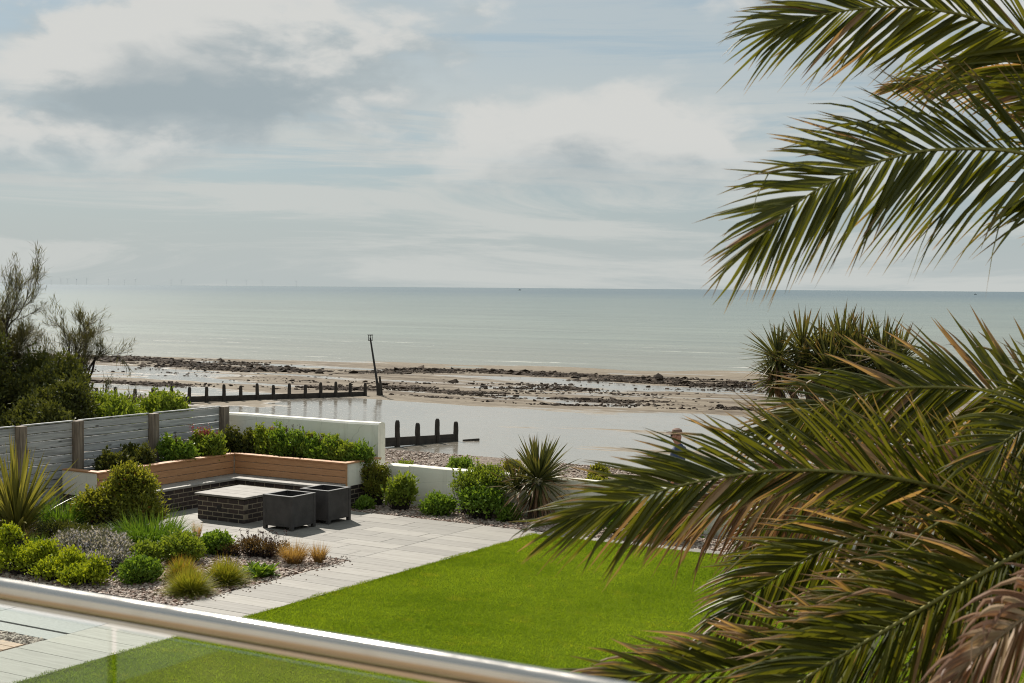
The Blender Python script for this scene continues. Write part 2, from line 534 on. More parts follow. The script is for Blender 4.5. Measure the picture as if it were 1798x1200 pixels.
# water film: broad on the flat near the bank, broken pools further out
far_ = g.ss(y, 66.0, 84.0)
pool = g.ss(g.m('ADD', flat, g.m('MULTIPLY', g.m('SUBTRACT', 1.0, far_), .12)), .51, .57)
pool = g.m('MULTIPLY', pool, wet)
sand = g.mix(g.m('MULTIPLY', pool, .5), sand, (0.26, 0.245, 0.21))
col = g.mix(wet, sh, sand)
rip = g.noise(g.scale(p, (1.2, 3.4, 1)), 1.5, 5, .65)
rough = g.ss(g.m('SUBTRACT', pool, g.ss(speck, .5, .66, 0, .45)), 0, 1, .8, .12)
hgt = g.mix(wet, g.m('MULTIPLY', pd, -1.0), g.m('MULTIPLY', rip, g.ss(pool, 0, 1, 1.0, .32)))
b = g.bump(hgt, .5, .03)
g.out(g.pbsdf(col, rough, b, **{'Specular IOR Level': g.ss(pool, 0, 1, .06, .75)}))
M['beach'] = m
# sea
m, g = new_mat('sea_water')
p = g.pos(); x, y, z = g.xyz(p)
yy = g.m('SUBTRACT', y, g.m('MULTIPLY', g.m('ADD', x, 60.0), .22))
lg = g.m('LOGARITHM', g.m('MAXIMUM', yy, 50.0), 10.0)
patch = g.m('MULTIPLY', g.m('SUBTRACT', g.noise(g.scale(p, (.0012, .006, 1)), 1.0, 5, .6), .5), .5)
k = g.m('ADD', lg, patch)
c = g.mix(g.ss(k, 2.08, 2.45), (0.185, 0.18, 0.135), (0.158, 0.182, 0.145))
c = g.mix(g.ss(k, 2.3, 3.1), c, (0.094, 0.132, 0.118))
c = g.mix(g.ss(k, 2.9, 3.45), c, (0.022, 0.066, 0.086))
wv = g.noise(g.scale(p, (.05, .34, 1)), 1.0, 6, .62, .3)
wv2 = g.noise(g.scale(p, (.35, 1.6, 1)), 1.0, 4, .6)
band = g.n('ShaderNodeTexWave', {'Scale': .028, 'Distortion': 5.0, 'Detail': 3.0, 'Detail Scale': .6}, wave_type='BANDS', bands_direction='Y')
comb = g.n('ShaderNodeCombineXYZ'); g.put(comb.inputs[0], g.m('MULTIPLY', x, .22)); g.put(comb.inputs[1], yy)
g.put(band.inputs['Vector'], comb.outputs[0])
fo = g.m('MULTIPLY', g.ss(band.outputs['Fac'], .93, .995), g.ss(g.noise(g.scale(p, (.04, .08, 1)), 1.0, 5, .65), .54, .66))
fo = g.m('MULTIPLY', fo, g.m('MULTIPLY', g.ss(yy, 215., 160.), g.ss(g.noise(g.scale(p, (.35, 1.2, 1)), 1.0, 5, .75), .44, .56)))
c = g.mix(fo, c, (0.5, 0.49, 0.45))
c = g.mix(1.0, c, g.n('ShaderNodeCombineColor', {k_: g.ss(g.noise(g.scale(p, (.012, .11, 1)), 1.0, 7, .66, .4), .3, .7, .78, 1.2) for k_ in (0, 1, 2)}).outputs[0], 'MULTIPLY')
h = g.m('ADD', g.m('MULTIPLY', wv, 1.0), g.m('MULTIPLY', wv2, .34))
near = g.ss(lg, 2.0, 3.6, 1.0, .55)
b = g.bump(h, g.m('MULTIPLY', near, .75), .4)
g.out(g.pbsdf(c, g.ss(fo, 0, 1, .24, .7), b, **{'IOR': 1.33}))
M['sea'] = m
m, g = new_mat('weed_rock')
r = g.attr('rnd'); p = g.pos()
c = g.mix(r, (0.020, 0.014, 0.009), (0.055, 0.038, 0.025))
c = g.mix(g.ss(g.m('FRACT', g.m('MULTIPLY', r, 13.7)), .75, .85), c, (0.10, 0.075, 0.055))
g.out(g.pbsdf(c, .9, g.bump(g.noise(p, 9, 4, .7), .6, .05), **{'Specular IOR Level': .12}))
M['weed'] = m
M['groyne'] = simple('groyne_timber', (0.050, 0.040, 0.030), .8, .35, 3, .6, col2=(0.022, 0.018, 0.014))
M['dark_metal'] = simple('dark_metal', (0.03, 0.028, 0.027), .55, .2, 4, .2)
# steel, glass
m, g = new_mat('brushed_steel')
p = g.pos()
n = g.noise(g.scale(p, (3, 60, 60)), 1.0, 5, .6)
sm = g.noise(p, 14, 4, .6)
g.out(g.pbsdf(g.mix(g.ss(sm, .45, .75, 0, .2), (0.50, 0.475, 0.44), (0.36, 0.33, 0.30)), g.ss(g.m('ADD', n, g.m('MULTIPLY', sm, .6)), .5, 1.0, .09, .22), Metallic=1.0))
M['steel'] = m
m, g = new_mat('clear_glass')
fr = g.n('ShaderNodeFresnel', {'IOR': 1.75})
tb = g.n('ShaderNodeBsdfTransparent', {0: (0.90, 0.94, 0.92, 1)})
gl = g.n('ShaderNodeBsdfGlossy', {'Roughness': 0.02})
front = g.m('SUBTRACT', 1.0, g.n('ShaderNodeNewGeometry').outputs['Backfacing'])
mx = g.n('ShaderNodeMixShader'); g.put(mx.inputs[0], g.m('MULTIPLY', fr.outputs[0], front)); g.t.links.new(tb.outputs[0], mx.inputs[1]); g.t.links.new(gl.outputs[0], mx.inputs[2])
g.out(mx.outputs[0])
M['glass'] = m
M['granite'] = simple('speckled_granite', (0.15, 0.158, 0.155), .55, .2, 45, .05, col2=(0.075, 0.082, 0.082), spec=.5)
M['deck'] = simple('deck_board', (0.36, 0.20, 0.10), .6, .2, 7, .2, per=.12)
M['balcony_board'] = simple('balcony_board', (0.42, 0.30, 0.18), .65, .15, 5, .2, per=.1)
M['house'] = simple('house_render', (0.74, 0.73, 0.69), .8, .06, 3, .2)
M['bark'] = simple('bark', (0.10, 0.075, 0.055), .9, .35, 12, .8)
M['twig'] = simple('twig', (0.045, 0.032, 0.026), .85, .3, 12, .4)
M['palm_trunk'] = simple('palm_trunk', (0.16, 0.11, 0.07), .9, .35, 9, .8)
# leaves
M['palm'] = leaf_mat('palm_leaflet', (0.036, 0.050, 0.007), (0.135, 0.140, 0.018), (0.43, 0.275, 0.16), .36, .5, spec=.36)
M['palm_dead'] = leaf_mat('palm_leaflet_dead', (0.26, 0.165, 0.095), (0.42, 0.31, 0.20), (0.30, 0.17, 0.10), .22, .5, tcol=(1.2, 1.0, .7))
M['rachis'] = leaf_mat('palm_rachis', (0.22, 0.22, 0.06), (0.28, 0.26, 0.08), trans=.08, rough=.42)
M['yucca'] = leaf_mat('sword_leaf', (0.046, 0.060, 0.018), (0.150, 0.152, 0.05), (0.25, 0.15, 0.08), .22, .5, spec=.3)
M['phormium'] = leaf_mat('phormium_leaf', (0.085, 0.095, 0.022), (0.23, 0.225, 0.065), (0.25, 0.17, 0.08), .32, .35)
M['shrub'] = leaf_mat('shrub_leaf', (0.070, 0.100, 0.013), (0.27, 0.275, 0.045), (0.22, 0.10, 0.03), .42, .5)
M['lime'] = leaf_mat('lime_leaf', (0.12, 0.19, 0.010), (0.38, 0.43, 0.03), trans=.32)
M['fresh'] = leaf_mat('fresh_leaf', (0.065, 0.14, 0.012), (0.20, 0.30, 0.045), trans=.32)
M['bright'] = leaf_mat('bright_leaf', (0.085, 0.15, 0.014), (0.25, 0.31, 0.05), trans=.35)
M['dark'] = leaf_mat('dark_leaf', (0.026, 0.038, 0.011), (0.105, 0.118, 0.026), trans=.32)
M['silver'] = leaf_mat('silver_leaf', (0.07, 0.078, 0.06), (0.21, 0.215, 0.20), (0.60, 0.58, 0.68), .2, .6)
M['green_grass'] = leaf_mat('green_blade', (0.050, 0.115, 0.012), (0.135, 0.235, 0.030), (0.30, 0.26, 0.10), .35)
M['tan_grass'] = leaf_mat('tan_blade', (0.24, 0.145, 0.055), (0.40, 0.27, 0.12), (0.42, 0.27, 0.13), .35, .5)
M['olive_grass'] = leaf_mat('olive_blade', (0.12, 0.155, 0.016), (0.30, 0.32, 0.045), (0.42, 0.23, 0.06), .35)
M['rust'] = leaf_mat('rust_leaf', (0.085, 0.048, 0.026), (0.17, 0.115, 0.045), (0.05, 0.03, 0.025), .25)
M['tamarisk'] = leaf_mat('tamarisk_leaf', (0.055, 0.06, 0.024), (0.12, 0.115, 0.045), trans=.25)
M['flower'] = leaf_mat('red_flower', (0.22, 0.028, 0.045), (0.36, 0.07, 0.09), trans=.2)
M['seed'] = leaf_mat('seed_head', (0.045, 0.022, 0.022), (0.09, 0.04, 0.035), trans=.1)

# ------------------------------------------------------------------ ground, beach, sea
def beach_z(X, Y):
    s = np.where(Y < 60, Y, Y - 0.22 * (X + 60) * np.clip((Y - 60) / 60, 0, 1))
    return np.interp(s, [-900, 20.9, 21.3, 29, 34, 42, 48, 62, 80, 131, 170, 420, 2000], [-.06, -.06, -.2, -.2, -1.3, -2.5, -2.85, -3.35, -3.62, -4.33, -5, -9, -30])

xs = np.unique(np.concatenate([np.linspace(-4000, -300, 12), np.linspace(-300, -130, 40), np.linspace(-130, 20, 260), np.linspace(20, 300, 40), np.linspace(300, 4000, 12)]))
ys = np.unique(np.concatenate([np.linspace(-900, 0, 10), [20.9, 21.3], np.linspace(0, 20, 6), np.linspace(21.3, 140, 260), np.linspace(140, 420, 20), [2000]]))
XX, YY = np.meshgrid(xs, ys, indexing='ij')
ZZ = beach_z(XX, YY)
und = (np.sin(XX * .21 + np.sin(YY * .13) * 2) * np.sin(YY * .33 + XX * .05) * .035 + np.sin(XX * .067 + 1.3 + YY * .02) * np.sin(YY * .17 + 2 * np.sin(XX * .04)) * .05)
ZZ = ZZ + und * np.clip((YY - 46) / 20, 0, 1)
ZZ = ZZ + (np.sin(XX * .9 + YY * .5) * np.sin(YY * 1.3 - XX * .3) * .04) * np.clip((YY - 22) / 3, 0, 1) * np.clip((40 - YY) / 5, 0, 1)
mb = MB()
ni, nj = XX.shape
i, j = np.meshgrid(np.arange(ni - 1), np.arange(nj - 1), indexing='ij')
a = (i * nj + j).ravel()
mb.add(np.c_[XX.ravel(), YY.ravel(), ZZ.ravel()], np.c_[a, a + nj, a + nj + 1, a + 1])
tag(mb.build('beach', M['beach'], smooth=True), 'wet sand flats and pebble bank sloping to the sea', 'beach', kind='structure')
mb = MB()
SEA = -4.35
mb.add([(-70000, 92, SEA), (70000, 92, SEA), (70000, 70000, SEA), (-70000, 70000, SEA)], np.array([[0, 1, 2, 3]]))
tag(mb.build('sea', M['sea']), 'calm milky green sea out to the horizon', 'sea', kind='structure')

# weed covered rocks lying in bands on the flats
bands = [  # (polyline of X,Y), half width, count, size
    ([(-126, 110), (-107.3, 109.6), (-92, 104.5)], 5.0, 10000, .15),
    ([(-92, 104.5), (-82.3, 102.6)], 2.4, 1500, .18),
    ([(-88.3, 99.3), (-75.3, 105.4)], 1.8, 1200, .17),
    ([(-79.3, 112.8), (-68.5, 114.1)], 3.0, 4200, .13),
    ([(-70.5, 113.5), (-58.5, 112.4), (-43.7, 114.0), (-30, 118)], 3.6, 11000, .13),
    ([(-58.5, 107.4), (-43.7, 109.0)], 1.6, 1200, .15),
    ([(-95, 78), (-82.7, 77.4), (-75.3, 78.4), (-69.9, 81.8), (-62.7, 84.9)], 1.5, 3200, .10),
    ([(-62.8, 87.9), (-55.2, 86.5), (-47.5, 83.7), (-40.1, 85.2)], 1.6, 3200, .10),
    ([(-57, 80.5), (-50, 79.5), (-42, 80.5), (-33, 85)], .7, 600, .10),
    ([(-60, 94), (-30, 100)], 9, 1300, .10),
    ([(-100, 92), (-60, 94)], 7, 500, .09),
]
mb = MB()
for poly, hw, cnt, size in bands:
    poly = np.array(poly, float)
    seg = np.linalg.norm(np.diff(poly, axis=0), axis=1); cum_ = np.concatenate([[0], np.cumsum(seg)])
    u = rng.random(cnt * 3) * cum_[-1]
    X = np.interp(u, cum_, poly[:, 0]); Y = np.interp(u, cum_, poly[:, 1])
    X = X + rng.normal(0, 1.2, len(u)); Y = Y + np.clip(rng.normal(0, .55, len(u)), -1.6, 1.6) * hw
    # clumping
    cl = np.sin(X * .55 + np.sin(Y * .9) * 1.5) + np.sin(X * 1.3 - Y * 1.7) * .7 + np.sin(X * .21 + Y * .4) * .8
    keep = np.argsort(-(cl + rng.normal(0, .55, len(u))))[:cnt]
    X, Y = X[keep], Y[keep]
    sz = size * rng.lognormal(-.1, .42, cnt)
    lumps(mb, np.c_[X, Y, beach_z(X, Y) + sz * .06], sz, .42, .4)
tag(mb.build('weed_rocks', M['weed']), 'dark brown weed covered rocks in ragged bands on the flats', 'rocks', kind='stuff')

# pebbles on the bank behind the wall
mb = MB()
cnt = 24000
X = rng.uniform(-26, -2, cnt); Y = 21.4 + 9.2 * rng.random(cnt) ** .8
lumps(mb, np.c_[X, Y, beach_z(X, Y) + .012], rng.uniform(.015, .038, cnt), .55)
tag(mb.build('shingle', M['stone']), 'pale brown pebbles of the shingle bank behind the garden wall', 'shingle', kind='stuff')

# ------------------------------------------------------------------ garden surfaces
tag(MB().span((-18.8, -14, -.05), (6, 20.85, -.03)).build('garden_ground', M['soil']), 'bare soil beneath the garden beds', 'ground', kind='structure')
tag(MB().span((-11.2, 2.2, -.03), (6, 19.33, 0.0)).build('lawn', M['lawn']), 'mown green lawn beside the stone path', 'lawn', kind='structure')
cnt = 330000
X = -11.2 + rng.random(cnt) ** 1.15 * 9.6; Y = rng.uniform(8.3, 19.33, cnt)
X = np.where(rng.random(cnt) < .03, -11.2 + rng.normal(0, .022, cnt) - .018 * (np.sin(Y * 2.3) + np.sin(Y * 5.9 + 1) + np.sin(Y * 13.1)), X)
Y = np.where(rng.random(cnt) < .02, 19.33 + rng.normal(0, .02, cnt) + .015 * (np.sin(X * 3.1) + np.sin(X * 7.7)), Y)
a = rng.uniform(0, 2 * math.pi, cnt); hh = rng.uniform(.014, .032, cnt)
lean = rng.normal(0, .018, (cnt, 2)); wd = rng.uniform(.003, .0065, cnt)
base_ = np.c_[X, Y, np.zeros(cnt)]
dv = np.c_[np.cos(a) * wd, np.sin(a) * wd, np.zeros(cnt)]
V = np.stack([base_ - dv, base_ + dv, base_ + np.c_[lean, hh]], 1).reshape(-1, 3)
mb = MB(); mb.add(V, np.arange(cnt * 3).reshape(-1, 3), rnd=np.repeat(rng.random(cnt), 3))
tag(mb.build('lawn_grass', M['grass']), 'short green grass blades of the lawn', 'grass', kind='stuff')

# paving: every plank a piece of its own
paver_meshes = {}
def paver(parent, x0, x1, y0, y1, z=.012, th=.04, mat='paving'):
    key = (round(x1 - x0, 3), round(y1 - y0, 3), mat)
    if key not in paver_meshes:
        me = bevel_box((key[0] - .005, key[1] - .005, th), .003).mesh('paver')
        me.materials.append(M[mat]); paver_meshes[key] = me
    o = link('paver', paver_meshes[key], None, parent)
    o.location = ((x0 + x1) / 2, (y0 + y1) / 2, z - th / 2 + random.uniform(-.0012, .0012))
    o.rotation_euler = (random.gauss(0, .0007), random.gauss(0, .0007), 0)
    return o
path = MB().span((-12.29, 2.2, -.029), (-11.21, 19.59, -.008)).build('path', M['joint'])
tag(path, 'pale stone plank path running beside the lawn', 'path', kind='structure')
PW = .361
y = 19.6 - 48 * PW
for k in range(48):
    paver(path, -12.3, -11.2, y + k * PW, y + (k + 1) * PW)
patio = MB().span((-17.5, 16.08, -.029), (-12.31, 19.59, -.008)).build('patio', M['joint'])
tag(patio, 'pale stone plank patio in front of the bench', 'patio', kind='structure')
for k in range(10):
    y1 = 19.6 - k * PW; y0 = max(y1 - PW, 16.07)
    if y1 - y0 < .1: continue
    xe = -12.3; first = (.5, 1.1, .75, .3, .95)[k % 5]
    w = first
    while xe > -17.5:
        xs_ = max(xe - w, -17.5)
        if xs_ + 17.5 < .12: xs_ = -17.5
        paver(patio, xs_, xe, y0, y1); xe = xs_; w = 1.1
strip = MB().span((-11.19, 19.36, -.029), (4, 19.59, -.008)).build('lawn_edging', M['joint'])
tag(strip, 'narrow pale stone strip along the far edge of the lawn', 'edging', kind='structure')
for k in range(13):
    paver(strip, -11.2 + k * 1.1, -11.2 + (k + 1) * 1.1, 19.35, 19.6)
cross = MB().span((-18.7, 12.0, -.029), (-12.31, 12.57, -.008)).build('side_path', M['joint'])
tag(cross, 'pale stone side path in front of the gravel bed', 'path', kind='structure')
for k in range(6):
    paver(cross, -12.3 - (k + 1) * 1.06, -12.3 - k * 1.06, 12.0, 12.58)
ter = MB().span((-18.7, 10.66, -.029), (-12.31, 11.99, -.008)).build('terrace', M['joint'])
tag(ter, 'speckled grey granite terrace strip', 'terrace', kind='structure')
for k in range(4):
    paver(ter, -12.3 - (k + 1) * 1.55, -12.3 - k * 1.55, 10.95, 11.98, mat='granite')
    paver(ter, -12.3 - (k + 1) * 1.55, -12.3 - k * 1.55, 10.66, 10.93, z=.004, mat='granite')
dk = MB().span((-18.7, 4, -.029), (-12.31, 10.33, -.012)).build('timber_deck', M['joint'])
tag(dk, 'warm timber deck beside the path', 'deck', kind='structure')
me = bevel_box((6.3, .135, .03), .004).mesh('deck_plank'); me.materials.append(M['deck'])
for k in range(30):
    o = link('plank', me, None, dk, (-15.46, 10.26 - k * .142, .005))

# gravel beds
def gravel(name, rects, per_m2, label, smin=.014, smax=.034):
    mb = MB()
    for x0, x1, y0, y1 in rects:
        cnt = int((x1 - x0) * (y1 - y0) * per_m2)
        X = rng.uniform(x0, x1, cnt); Y = rng.uniform(y0, y1, cnt)
        lumps(mb, np.c_[X, Y, rng.uniform(-.012, .012, cnt)], rng.uniform(smin, smax, cnt), .55)
        mb.span((x0, y0, -.028), (x1, y1, -.018))
    o = mb.build(name, M['stone'])
    return tag(o, label, 'gravel', kind='stuff')
gravel('gravel_bed', [(-16.6, -12.32, 12.6, 16.05), (-18.7, -16.6, 12.6, 16.4)], 1000, 'brown pea gravel of the planted bed beside the patio')
gravel('back_gravel_bed', [(-15.2, -5, 19.62, 20.83)], 950, 'brown gravel bed at the foot of the low white wall')
gravel('deck_gravel', [(-15.6, -12.32, 10.35, 10.64)], 900, 'narrow strip of gravel between timber deck and granite')

mb = MB()
n = 90
X = np.concatenate([-12.3 + np.abs(rng.normal(0, .10, n)), rng.uniform(-16, -12.4, n)]); Y = np.concatenate([rng.uniform(12.6, 16.0, n), 16.07 + np.abs(rng.normal(0, .10, n))])
lumps(mb, np.c_[X, Y, np.full(2 * n, .016)], rng.uniform(.008, .018, 2 * n), .55)
tag(mb.build('stray_gravel', M['stone']), 'stray gravel stones spilled onto the paving edges', 'gravel', kind='stuff')

# ------------------------------------------------------------------ bricks
BL, BH, BW = .212, .064, .10
COURSE, STEP = .078, .225
brick_cache = {}
def brick_mesh(l, w, h):
    key = (round(l, 3), round(w, 3), round(h, 3))
    if key not in brick_cache:
        me = bevel_box(key, .004).mesh('brick'); me.materials.append(M['brick']); brick_cache[key] = me
    return brick_cache[key]
def brick_run(parent, p0, axis, length, courses, inward, org):
    """a brick face: p0 start on the outer face, axis 'x' or 'y', inward = direction into the wall"""
    for c in range(courses):
        s = -STEP / 2 * (c % 2)
        while s < length - .01:
            a_, b_ = max(s, 0), min(s + BL, length)
            if b_ - a_ > .03:
                mid = (a_ + b_) / 2
                dep = random.uniform(-.0015, .0015)
                z = c * COURSE + BH / 2 + .008
                if axis == 'x':
                    o = link('brick', brick_mesh(b_ - a_, BW, BH), None, parent, (p0[0] + mid - org[0], p0[1] + inward * (BW / 2 + dep) - org[1], z))
                else:
                    o = link('brick', brick_mesh(BW, b_ - a_, BH), None, parent, (p0[0] + inward * (BW / 2 + dep) - org[0], p0[1] + mid - org[1], z))
            s += STEP

# ------------------------------------------------------------------ built-in bench with raised planter
org = (-17.5, 19.4)
bench = empty('corner_bench', (org[0], org[1], 0))
tag(bench, 'L-shaped built-in bench with tan timber back, pale seat and dark brick base', 'bench')
def part(name, mb, mat, parent, org=org, smooth=False):
    o = mb.build(name, M[mat], parent, smooth)
    o.data.transform(Matrix.Translation((-org[0], -org[1], 0)))
    return o
BX, BY = -17.46, 19.40           # outer brick faces of the two arms
BACKX, BACKY = -17.86, 19.80     # front faces of the two backrests
EX, EY = -15.28, 16.50           # open ends
core = MB().span((-18.70, EY + .004, 0), (BX - .004, 20.83, .385)).span((BX - .004, BY + .004, 0), (EX - .004, 20.83, .3849))
part('brick_core', core, 'mortar', bench)
brick_run(bench, (BX, EY), 'y', BY - EY + .1, 5, -1, org)
brick_run(bench, (BX - .0, BY), 'x', EX - BX, 5, 1, org)
brick_run(bench, (EX, BY + .105), 'y', 20.82 - BY - .105, 5, -1, org)
brick_run(bench, (-18.7, EY), 'x', BX + 18.7 - .105, 5, 1, org)
# seat slabs
ts = np.linspace(EY, BY - .04, 4)
for a, b in zip(ts[:-1], ts[1:]):
    mbq = bevel_box((BX + .04 - BACKX - .002, b - a - .004, .04), .006)
    o = mbq.build('seat_slab', M['slab'], bench, loc=((BX + .04 + BACKX) / 2 - org[0], (a + b) / 2 - org[1], .411))
ts = np.linspace(BACKX, EX + .01, 4)
for a, b in zip(ts[:-1], ts[1:]):
    mbq = bevel_box((b - a - .004, BACKY - BY + .036, .04), .006)
    o = mbq.build('seat_slab', M['slab'], bench, loc=((a + b) / 2 - org[0], (BACKY + BY - .04) / 2 - org[1], .411))
# backrest boards
for k in range(3):
    z = .433 + .0625 + k * .118
    bevel_box((.03, BACKY - EY - .03, .110), .004).build('backrest_board', M['warm'], bench, loc=(BACKX - .015 - org[0], (BACKY + EY) / 2 - org[1], z - .004))
    bevel_box((EX - BACKX - .004, .03, .110), .004).build('backrest_board', M['warm'], bench, loc=((EX + BACKX) / 2 - org[0], BACKY + .015 - org[1], z - .004))
part('planter_wall', MB().span((-18.0, EY + .02, .386), (BACKX - .031, 19.9, .78)).span((-18.0, BACKY + .031, .386), (EX - .02, 19.95, .779)), 'render', bench)
for nm, a, b in (('end_panel', (EX - .019, BACKY + .032, .388), (EX - .001, 20.83, .781)), ('end_panel', (-18.70, EY + .001, .388), (BACKX - .031, EY + .019, .781))):
    part(nm, MB().span(a, b), 'render', bench)
part('end_trim', MB().span((EX - .003, BACKY - .002, .388), (EX + .012, BACKY + .036, .781)), 'warm', bench)
for nm, a, b in (('cap', (BACKX - .15, EY - .01, .783), (BACKX + .02, BACKY + .155, .806)), ('cap', (BACKX + .022, BACKY - .02, .783), (EX + .02, BACKY + .15, .806)),
                 ('cap', (EX - .13, BACKY + .152, .783), (EX + .02, 20.83, .806)), ('cap', (-18.70, EY - .01, .783), (BACKX - .152, EY + .14, .806))):
    part(nm, MB().span(a, b), 'warm', bench)
part('soil', MB().span((-18.70, EY + .02, .39), (-18.001, 20.83, .735)).span((-18.0, 19.952, .39), (EX - .02, 20.83, .735)), 'soil', bench)

# ------------------------------------------------------------------ brick fire table
org = (-16.14, 18.08)
tab = empty('brick_table', (org[0], org[1], 0))
tag(tab, 'low square dark brick table with pale planked top on the patio', 'table')
X0, X1, Y0, Y1 = -16.65, -15.63, 17.56, 18.60
part('brick_core', MB().span((X0 + .004, Y0 + .004, 0), (X1 - .004, Y1 - .004, .386)), 'mortar', tab, org)
brick_run(tab, (X0, Y0), 'x', X1 - X0, 5, 1, org)
brick_run(tab, (X0, Y1), 'x', X1 - X0, 5, -1, org)
brick_run(tab, (X0, Y0 + .105), 'y', Y1 - Y0 - .21, 5, 1, org)
brick_run(tab, (X1, Y0 + .105), 'y', Y1 - Y0 - .21, 5, -1, org)
part('shadow_gap', MB().span((X0 + .02, Y0 + .02, .387), (X1 - .02, Y1 - .02, .412)), 'dark_metal', tab, org)  # dark inset sheet standing in for the shaded recess under the top
for k in range(4):
    w = (Y1 - Y0 + .08) / 4
    bevel_box((X1 - X0 + .08, w - .006, .035), .004).build('top_plank', M['plank'], tab, loc=(0, Y0 - .04 + (k + .5) * w - org[1], .431))
part('vent', MB().span((-16.22, Y0 - .006, .20), (-16.13, Y0 + .02, .27)), 'dark_metal', tab, org)

# ------------------------------------------------------------------ slate planters
def planter(loc, label):
    t = empty('square_planter', (loc[0], loc[1], .012))
    tag(t, label, 'planter', 'slate planters by the brick table')
    s, h, w = .60, .55, .035
    for sx, sy, nm in ((0, -1, 0), (0, 1, 0), (1, 0, 1), (-1, 0, 1)):
        if nm == 0:
            bevel_box((s - .09, .022, h - .06), .003).build('side_panel', M['planter'], t, loc=(0, sy * (s / 2 - .018), h / 2 + .025))
        else:
            bevel_box((.022, s - .09, h - .06), .003).build('side_panel', M['planter'], t, loc=(sx * (s / 2 - .018), 0, h / 2 + .025))
    for sx in (-1, 1):
        for sy in (-1, 1):
            bevel_box((.06, .06, h - .012), .004).build('leg', M['planter'], t, loc=(sx * (s / 2 - .03), sy * (s / 2 - .03), (h - .012) / 2))
    for sy in (-1, 1):
        bevel_box((s + .006, .055, .012), .003).build('rim', M['planter_rim'], t, loc=(0, sy * (s / 2 - .0245), h - .005))
        bevel_box((.055, s - .107, .012), .003).build('rim', M['planter_rim'], t, loc=(sy * (s / 2 - .0245), 0, h - .005))
    bevel_box((s - .06, s - .06, .02), .003).build('soil', M['soil'], t, loc=(0, 0, h - .16))
    return t
planter((-14.81, 17.72), 'dark slate square planter standing nearest the gravel bed')
planter((-14.74, 18.56), 'dark slate square planter standing behind the other, nearer the bench')

# ------------------------------------------------------------------ walls and fence
wall = MB()
def rounded_wall(mb, x0, x1, y0, y1, top, step=.18, amp=.004, seed=0):
    n = max(3, int((x1 - x0) / step)); xs_ = np.linspace(x0, x1, n)
    prof = [(y0, 0), (y0, .85), (y0 + .004, .965), (y0 + .03, .99), ((y0 + y1) / 2, 1.0), (y1 - .03, .99), (y1 - .004, .965), (y1, .85), (y1, 0)]
    wob = amp * (np.sin(xs_ * 1.7 + seed) + .6 * np.sin(xs_ * 4.1 + seed * 2))
    V = [(x, py, (top + w) * pz - .25 * (pz == 0)) for x, w in zip(xs_, wob) for py, pz in prof]
    k = len(prof); i, j = np.meshgrid(np.arange(n - 1), np.arange(k - 1), indexing='ij'); a = (i * k + j).ravel()
    mb.add(V, [np.c_[a, a + k, a + k + 1, a + 1], np.array([list(range(k))]), np.array([[(n - 1) * k + q for q in range(k)][::-1]])])
    return mb
tag(rounded_wall(MB(), -19.2, -15.36, 20.86, 21.08, 1.43, seed=1).build('white_wall', M['render'], smooth=False), 'tall white rendered wall behind the raised flower bed', 'wall')
lw = empty('low_white_wall', (-15, 20.95, 0))
tag(lw, 'low white rendered wall along the far gravel bed', 'wall')
part('wall_run', rounded_wall(MB(), -14.66, 4.0, 20.87, 21.07, .705, seed=3), 'render', lw, (-15, 20.95))
part('wall_pier', rounded_wall(MB(), -15.12, -14.662, 20.83, 21.09, .70, seed=5), 'render', lw, (-15, 20.95))

fence = empty('timber_fence', (-18.9, 16, 0))
tag(fence, 'weathered grey board fence with brown posts behind the raised bed', 'fence')
posts = [8.6, 10.4, 12.2, 14.0, 15.75, 16.95, 18.72, 20.58]
org = (-18.9, 16)
for y in posts:
    bevel_box((.15, .15, 1.56 + random.uniform(0, .02)), .006).build('post', M['post'], fence, loc=(-18.83 - org[0], y - org[1], .79))
for a, b in zip(posts[:-1], posts[1:]):
    for k in range(11):
        h = .122
        o = bevel_box((.026, b - a - .152, h), .004).build('board', M['grey_board'], fence, loc=(-18.89 + random.uniform(-.003, .003) - org[0], (a + b) / 2 - org[1], .08 + h / 2 + k * .1345))
        o.rotation_euler = (random.gauss(0, .0012), 0, 0)
    bevel_box((.06, b - a - .152, .022), .004).build('cap_rail', M['grey_board'], fence, loc=(-18.89 - org[0], (a + b) / 2 - org[1], 1.573))
# neighbour's low boarded fence beyond
nf = empty('neighbour_fence', (-22.25, 22.3, 0))
tag(nf, 'low brown board fence half hidden behind the bushes next door', 'fence')
for k in range(3):
    bevel_box((.12, .12, 1.36), .005).build('post', M['post'], nf, loc=(-1.6 + k * 1.05, -.4 + k * .1, .68))
for k in range(2):
    for q in range(8):
        o = bevel_box((.93, .03, .15), .003).build('board', M['post'], nf, loc=(-1.07 + k * 1.05, -.35 + k * .1, .1 + q * .156)); o.rotation_euler = (0, 0, .095)
    o = bevel_box((.93, .08, .03), .003).build('cap_rail', M['slab'], nf, loc=(-1.07 + k * 1.05, -.35 + k * .1, 1.31)); o.rotation_euler = (0, 0, .095)

